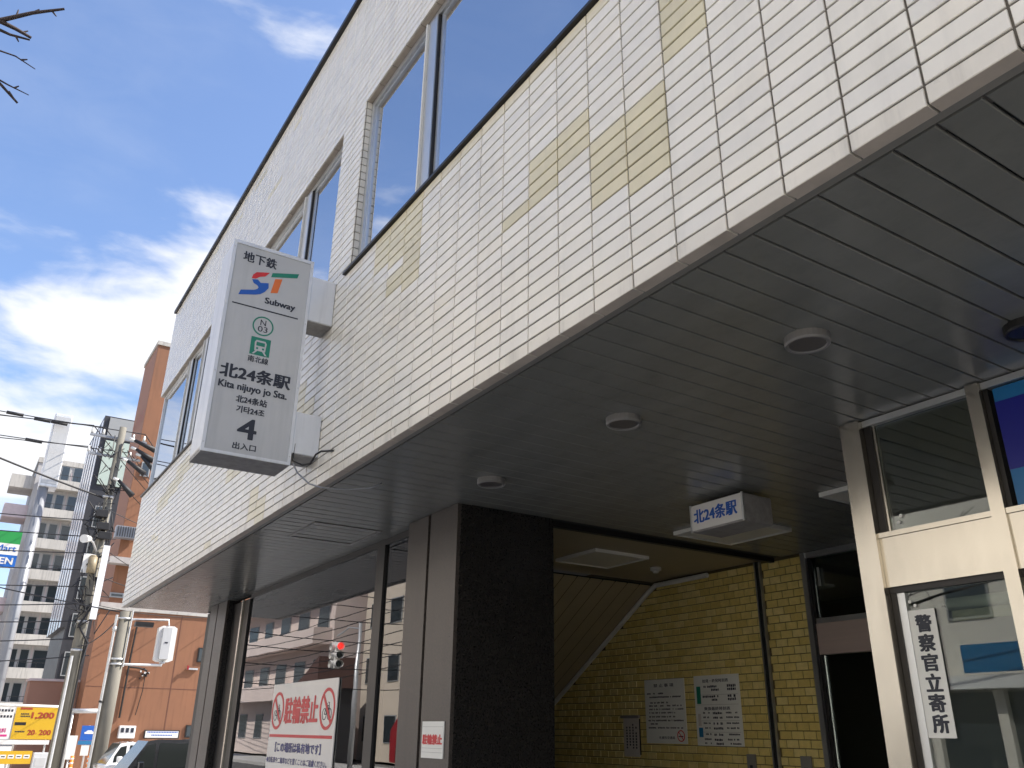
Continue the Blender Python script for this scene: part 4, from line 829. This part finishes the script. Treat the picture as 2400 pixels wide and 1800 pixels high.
MB().prism([(4.29, C - .22), (4.29, C - .17), (4.34, C - .15), (4.38, C - .11), (4.50, C - .11), (4.54, C - .15), (4.58, C - .17), (4.58, C - .22)], 'x', PX + .031, PX + .035, 'board_white').build('car_symbol', blu); B(PX, PX + .02, 4.28, 4.52, C - .88, C - .56, 'board_white').build('small_panel', blu); MB().tube((PX - .04, 4.42, 0), (PX - .04, 4.42, C + .04), .03, 'galv').build('post', blu)
wp = thing('white_post_panel', (-32.5, 4.0, 0), 'tall narrow white panel standing between the two poles', 'sign'); B(-32.5, -32.44, 3.78, 4.05, C - .98, C - .27, 'board_white').build('panel', wp); MB().tube((-32.5, 3.9, 0), (-32.5, 3.9, C - .98), .03, 'galv').build('post', wp)
bar = thing('cable_bridge', (-31, 4, 0), 'short steel crossbar joining two thin posts between the poles', 'barrier')
MB().tube((-31, 3.55, C + .45), (-31, 4.42, C + .47), .07, 'galv').build('crossbar', bar); MB().tube((-31, 3.6, 0), (-31, 3.6, C + .45), .035, 'galv').tube((-31, 4.36, 0), (-31, 4.36, C + .47), .035, 'galv').build('post', bar)
for i, (yy, lb) in enumerate(((3.95, 'orange delineator post with white bands beside the tall white panel'), (4.45, 'orange delineator post with white bands under the blue parking sign'))):
    t = thing('delineator_post', (-32, yy, 0), lb, 'post', 'orange delineator posts'); MB().tube((-32, yy, .06), (-32, yy, C - .86), .055, 'cone_orange', n=14).tube((-32, yy, 0), (-32, yy, .06), .13, 'cone_orange', n=14).build('post', t)
    for zz in (.4, .55, .68): MB().tube((-32, yy, zz), (-32, yy, zz + .05), .058, 'board_white', n=14).build('reflective_band', t)

# ---- cars
def car(name, x, y0, L, W, Hh, paint, label, cabf=.26, rails=False, run=.17):
    t = thing(name, (x - W / 2, y0 + L / 2, 0), label, 'car')
    def sec(frac_list, w0, w1, m, nm, parent):
        pass
    prof_low = [(0.0, .32), (.01, .55), (.04, .66), (cabf - .02, .86), (cabf + .01, .90), (.80, .95), (.97, .93), (1.0, .80), (1.0, .35), (.97, .22), (.04, .20)]
    prof_cab = [(cabf, .88), (cabf + run, Hh - .03), (cabf + run + .05, Hh), (.80, Hh), (.92, Hh - .05), (.98, .93)]
    mb = MB(); n = len(prof_low)
    def ring_pts(prof, xx, s=1.0, dz=0): return [(xx, y0 + L * a, z + dz) for a, z in prof]
    lay = [(0.0, .06), (.05, .015), (.09, 0.0)]
    rows = []
    for o, ins in ((0.06, 1), (0.0, 0), (W, 0), (W - 0.06, 1)): pass
    secs = [(0.0, .94), (.07, 1.0), (W - .07, 1.0), (W, .94)]
    k0 = len(mb.v)
    for o, s in secs:
        cz = .55
        for a, z in prof_low: mb.v.append((x - o, y0 + L * (.5 + (a - .5) * (s if s < 1 else 1)), cz + (z - cz) * s))
    for i in range(3):
        for j in range(n):
            q = (j + 1) % n; mb.f.append((k0 + i*n + j, k0 + i*n + q, k0 + (i+1)*n + q, k0 + (i+1)*n + j)); mb.mi.append(mb.mid(paint)); mb.sm.append(True)
    mb.f.append(tuple(k0 + j for j in range(n))); mb.f.append(tuple(k0 + 3*n + j for j in range(n))[::-1]); mb.mi += [mb.mid(paint)] * 2; mb.sm += [False] * 2
    body = mb.build('body', t)
    g = MB(); c = len(prof_cab)
    for o, ty_ in ((.10, 0), (W - .10, 1)):
        for a, z in prof_cab:
            inn = (z - .88) / (Hh - .88) * .13; g.v.append((x - (o + inn if ty_ == 0 else o - inn), y0 + L * a, z))
    for j in range(c - 1):
        g.f.append((j, j + 1, c + j + 1, c + j)); top = j in (1, 2, 3); g.mi.append(g.mid(paint if top else 'car_glass')); g.sm.append(False)
    g.f.append(tuple(range(c))); g.f.append(tuple(range(2*c - 1, c - 1, -1))); g.mi += [g.mid(paint)] * 2; g.sm += [False] * 2
    g.build('cabin', t)
    def side(a0, a1, nm):
        def top(a):
            for (p, z), (p2, z2) in zip(prof_cab[:-1], prof_cab[1:]):
                if p <= a <= p2: return z + (z2 - z) * (a - p) / (p2 - p)
            return Hh
        pts = []
        for a, z in ((a0, .93), (a0 + .005, top(a0) - .06), ((a0 + a1) / 2, top((a0 + a1) / 2) - .075), (a1, top(a1) - .06), (a1, .95)):
            z = max(z, .93); inn = (z - .88) / (Hh - .88) * .13; pts.append((x - .10 - inn + .006, y0 + L * a, z))
        MB().face(pts, 'car_glass').build(nm, t)
    side(cabf + run * .55, cabf + run + .04, 'quarter_window'); side(cabf + run + .055, cabf + run + .28, 'side_window'); side(cabf + run + .31, cabf + run + .52, 'side_window'); side(cabf + run + .54, min(.93, cabf + run + .66), 'side_window')
    for (wx, wy) in ((x - .02, .17), (x - .02, .80), (x - W + .22, .17), (x - W + .22, .80)):
        wh = MB().tube((wx, y0 + L * wy, .31), (wx - .2, y0 + L * wy, .31), .31, 'tyre', n=20).build('wheel', t); MB().tube((wx + .005, y0 + L * wy, .31), (wx - .03, y0 + L * wy, .31), .2, 'chrome', n=14).build('rim', wh)
    for xx in (x - .15, x - W + .35): MB().bevbox(xx - .2, xx, y0 + .0, y0 + .10, .60, .72, .02, 'lamp_glass').build('headlight', t)
    MB().bevbox(x + .02, x + .16, y0 + L * (cabf + .05), y0 + L * (cabf + .05) + .1, .93, 1.06, .02, paint).build('mirror', t)
    if rails:
        for xx in (x - .25, x - W + .25): MB().path([(xx, y0 + L * .5, Hh), (xx, y0 + L * .52, Hh + .05), (xx, y0 + L * .68, Hh + .05), (xx, y0 + L * .70, Hh)], .015, 'chrome').build('roof_rail', t)
    return t
car('parked_car', -18.2, 2.72, 3.6, 1.5, 1.44, 'car_dark', 'dark car parked beside the tiled building, its roof cut by the far granite column', cabf=.13, run=.10)
car('parked_car', -21.6, 3.2, 3.5, 1.5, 1.34, 'car_white', 'white car parked behind the dark car in front of the orange wall', cabf=.05, rails=True, run=.07)

# ---- bare tree whose twigs enter at the upper left
tr = thing('bare_tree', (-6.6, -2.0, 0), 'bare street tree reaching dark twigs in at the upper left corner', 'tree')
base = Vector((-6.6, -2.0, 0)); r = random.Random(21)
MB().path([base, base + Vector((.03, .05, 1.5)), base + Vector((.0, .1, 3.0)), base + Vector((.1, .16, 4.4)), base + Vector((.12, .1, 6.4))], .13, 'bark', n=12, r1=.04).build('trunk', tr)
tips = [((-4.55, -.27, 3.9), (-4.66, -.56, 3.74)), ((-4.68, -.40, 3.73), (-4.66, -.60, 3.75)), ((-4.78, -.35, 3.61), (-4.76, -.53, 3.61)), ((-4.91, -.39, 3.42), (-4.87, -.49, 3.47)), ((-4.88, -.35, 3.48), (-4.9, -.6, 3.52))]
lb = MB(); joint = Vector((-4.72, -.75, C + 3.68)); joint2 = Vector((-4.9, -.85, C + 3.4))
lb.path([base + Vector((.1, .15, 3.6)), base + Vector((.8, .5, 4.4)), base + Vector((1.5, .95, 5.0)), joint], .045, 'bark', n=8, r1=.013)
lb.path([base + Vector((.1, .15, 3.2)), base + Vector((.8, .6, 4.0)), joint2], .03, 'bark', n=8, r1=.010)
lb.path([joint, (-4.66, -.56, C + 3.745), (-4.60, -.42, C + 3.83), (-4.55, -.27, C + 3.905)], 0.0174, 'bark', n=6, r1=0.0068)
lb.path([(-4.66, -.57, C + 3.74), (-4.67, -.48, C + 3.735), (-4.685, -.395, C + 3.725)], 0.0145, 'bark', n=6, r1=0.0081)
lb.path([joint, (-4.68, -.60, C + 3.70), (-4.70, -.50, C + 3.705), (-4.695, -.40, C + 3.715)], 0.0130, 'bark', n=6, r1=0.0054)
lb.path([joint2, (-4.76, -.56, C + 3.615), (-4.77, -.45, C + 3.625), (-4.79, -.34, C + 3.60)], 0.0087, 'bark', n=5, r1=0.0027)
lb.path([joint2, (-4.85, -.54, C + 3.50), (-4.87, -.48, C + 3.465), (-4.915, -.385, C + 3.415)], 0.0130, 'bark', n=5, r1=0.0068)
lb.path([(-4.85, -.56, C + 3.50), (-4.87, -.45, C + 3.485), (-4.885, -.34, C + 3.475)], 0.0072, 'bark', n=5, r1=0.0027)
for (a, b_) in (((-4.60, -.42, 3.83), (.012, .03, .035)), ((-4.57, -.33, 3.875), (-.01, .03, -.02)), ((-4.68, -.45, 3.73), (.0, .03, .03)), ((-4.70, -.47, 3.708), (.0, .02, -.03)), ((-4.78, -.42, 3.62), (0, .03, .02)), ((-4.88, -.44, 3.45), (0, .03, -.03)), ((-4.63, -.49, 3.79), (0, .0, .05)), ((-4.875, -.42, 3.482), (0, .02, .025))):
    p = Vector(a) + Vector((0, 0, C)); lb.path([p, p + Vector(b_) * .6, p + Vector(b_)], .0065, 'bark', n=5, r1=.0035)
for i in range(26):
    a = r.uniform(2.2, 6.4); h = r.uniform(2.4, 6.0); p = base + Vector((.08, .1, h)); d = Vector((math.cos(a), math.sin(a), r.uniform(.2, .8))) * r.uniform(.8, 1.8)
    if d.y > 0.1: d.y = -d.y
    lb.path([p, p + d * .5 + Vector((0, 0, .05)), p + d], .028, 'bark', n=6, r1=.004)
    for q in range(3): s_ = p + d * r.uniform(.4, .95); lb.path([s_, s_ + Vector((r.uniform(-.3, .3), r.uniform(-.4, .1), r.uniform(.0, .35)))], .008, 'bark', n=5, r1=.002)
lb.build('limb', tr)

# ================================================================== across the road (seen in the glass and lighting the facade)
def block(name, x0, x1, y1, depth, h, m, label, floors, bays, win=(1.4, 1.5), balc=None, zoff=1.0):
    t = thing(name, ((x0 + x1) / 2, y1 - depth / 2, 0), label, 'building')
    B(x0, x1, y1 - depth, y1, 0, h, m).build('wall', t); B(x0 - .1, x1 + .1, y1 - depth, y1 + .12, h, h + .25, 'apt_band').build('parapet', t)
    fh = (h - .6) / floors
    for f in range(floors):
        for b in range(bays):
            xc = x0 + (b + .5) * (x1 - x0) / bays; z0 = zoff + f * fh
            wv = B(xc - win[0]/2, xc + win[0]/2, y1 + .001, y1 + .05, z0, z0 + win[1], 'frame_far').build('window', t); B(xc - win[0]/2 + .06, xc + win[0]/2 - .06, y1 + .051, y1 + .06, z0 + .06, z0 + win[1] - .06, 'pane_far').build('pane', wv)
        if balc and f: B(x0 + .4, x1 - .4, y1 + .002, y1 + 1.2, f * fh + .2, f * fh + 1.2, balc).build('balcony', t)
    return t
block('pink_apartment', -92, -53, -14.5, 12, 17, 'pink_wall', 'pinkish brown apartment block mirrored in the shop window', 5, 10, (2.0, 1.7), 'pink_wall')
block('tan_tower', -51.5, -33, -16.0, 12, 27, 'tan_wall', 'tall tan tower across the road whose warm tone is mirrored in the tiles', 8, 6, (1.5, 1.5))
block('white_office', -31, -17, -15.0, 10, 13.5, 'white_wall', 'white office across the road mirrored in the right of the shop window', 4, 5, (1.7, 1.3))
block('beige_house', -15.5, -4, -14.0, 10, 10.5, 'beige_wall', 'beige three storey building across the road mirrored in the entrance glass', 3, 5, (1.2, 1.3), zoff=1.15)
bh = thing('shop_awning_front', (-9.8, -13.9, 0), 'dark ground floor shop front with pale pillars mirrored in the entrance glass', 'shop front')
B(-15.3, -4.2, -13.93, -13.90, .25, 2.7, 'pane_far').build('glazing', bh); B(-15.4, -4.1, -13.9, -13.2, 2.75, 3.05, 'white_wall').build('canopy', bh)
for i in range(7): B(-15.3 + i * 1.8, -15.05 + i * 1.8, -13.9, -13.7, 0, 2.74, 'beige_wall').build('pillar', bh)
for i in range(4): B(-14.6 + i * 2.6, -13.2 + i * 2.6, -13.19, -13.15, 3.1, 3.75, ('board_white', 'sky_ink', 'board_white', 'deep_red')[i]).build('fascia_sign', bh)
block('cream_office', -2, 20, -14.0, 12, 17, 'beige_wall', 'cream office building across the road mirrored in the right entrance door', 5, 7, (1.8, 1.5))
ds = thing('dark_shop', (-50.5, -13, 0), 'small dark shop with brown roof and lit signs mirrored in the shop window', 'shop')
B(-52.6, -48.6, -14.4, -12.4, 0, 3.9, 'black_clad').build('wall', ds); MB().prism([(-52.9, 3.9), (-48.3, 3.9), (-48.3, 5.6), (-51.5, 4.4)], 'y', -14.4, -12.0, 'brown_roof').build('roof', ds)
for i in range(3): B(-52.2 + i * 1.2, -51.2 + i * 1.2, -12.399, -12.35, .6, 2.5, 'pane_far').build('window', ds)
B(-51.2, -49.6, -12.3, -12.1, 3.1, 3.6, 'purple').build('sign_band', ds); B(-51.1, -50.4, -12.3, -12.1, 2.3, 3.0, 'lit_green').build('lit_sign', ds); B(-50.3, -49.7, -12.3, -12.1, 2.3, 3.0, 'deep_red').build('lit_sign', ds)
tsg = thing('traffic_signal', (-38.3, -9.0, 0), 'vertical traffic signal showing red mirrored in the shop window', 'traffic signal')
MB().tube((-36.6, -9.4, 0), (-36.6, -9.4, 6.2), .12, 'galv', r1=.09, n=14).path([(-36.6, -9.4, 5.9), (-37.4, -9.2, 6.0), (-38.3, -9.0, 5.7)], .04, 'galv').build('pole', tsg)
MB().bevbox(-38.55, -38.05, -9.15, -8.9, 4.25, 5.45, .05, 'board_white').build('housing', tsg)
for i, m_ in enumerate(('lens_dark', 'lens_dark', 'lit_red')):
    MB().tube((-38.04, -9.02, 4.46 + i * .38), (-37.95, -9.02, 4.46 + i * .38), .14, m_, n=18).build('lens', tsg)
    MB().tube((-38.3, -8.9, 4.46 + i * .38), (-38.3, -8.72, 4.46 + i * .38), .16, 'board_white', r1=.17, n=18, caps=False).tube((-38.05, -9.02, 4.46 + i * .38), (-37.78, -9.02, 4.46 + i * .38), .165, 'board_white', n=18, caps=False).build('visor', tsg)
np_ = thing('round_road_sign', (-31.6, -9.6, 0), 'round blue and red road sign on a pole mirrored beside the granite column', 'road sign')
MB().tube((-31.6, -9.65, 0), (-31.6, -9.65, 7.4), .13, 'concrete', r1=.1, n=14).build('pole', np_); MB().tube((-31.45, -9.5, 3.0), (-31.42, -9.48, 3.0), .33, 'red', n=24).tube((-31.42, -9.48, 3.0), (-31.415, -9.475, 3.0), .27, 'purple', n=24).build('disc', np_)
rf = thing('red_flag_banner', (-32.7, -9.6, 0), 'dark red roadside banner mirrored low beside the granite column', 'banner')
MB().tube((-32.2, -9.6, 0), (-32.2, -9.6, 2.6), .025, 'galv').build('pole', rf); MB().prism([(-33.1, .5), (-32.22, .5), (-32.22, 2.4), (-33.1, 1.7)], 'y', -9.62, -9.6, 'deep_red').build('cloth', rf)
for i in range(7): wire((-31.6, -9.6, 6.9 - i * .45), (-75, -10 - i * .2, 7.8 - i * .5), .6, .02, label='wire mirrored in the shop window, ' + ('highest', 'second', 'third', 'fourth', 'fifth', 'sixth', 'lowest')[i] + ' of seven')
for i in range(3): wire((-31.6, -9.6, 6.9 - i * .5), (-8, -10, 7.6 - i * .4), .5, .02, label='wire across the road behind the viewer, ' + ('highest', 'middle', 'lowest')[i] + ' of three')
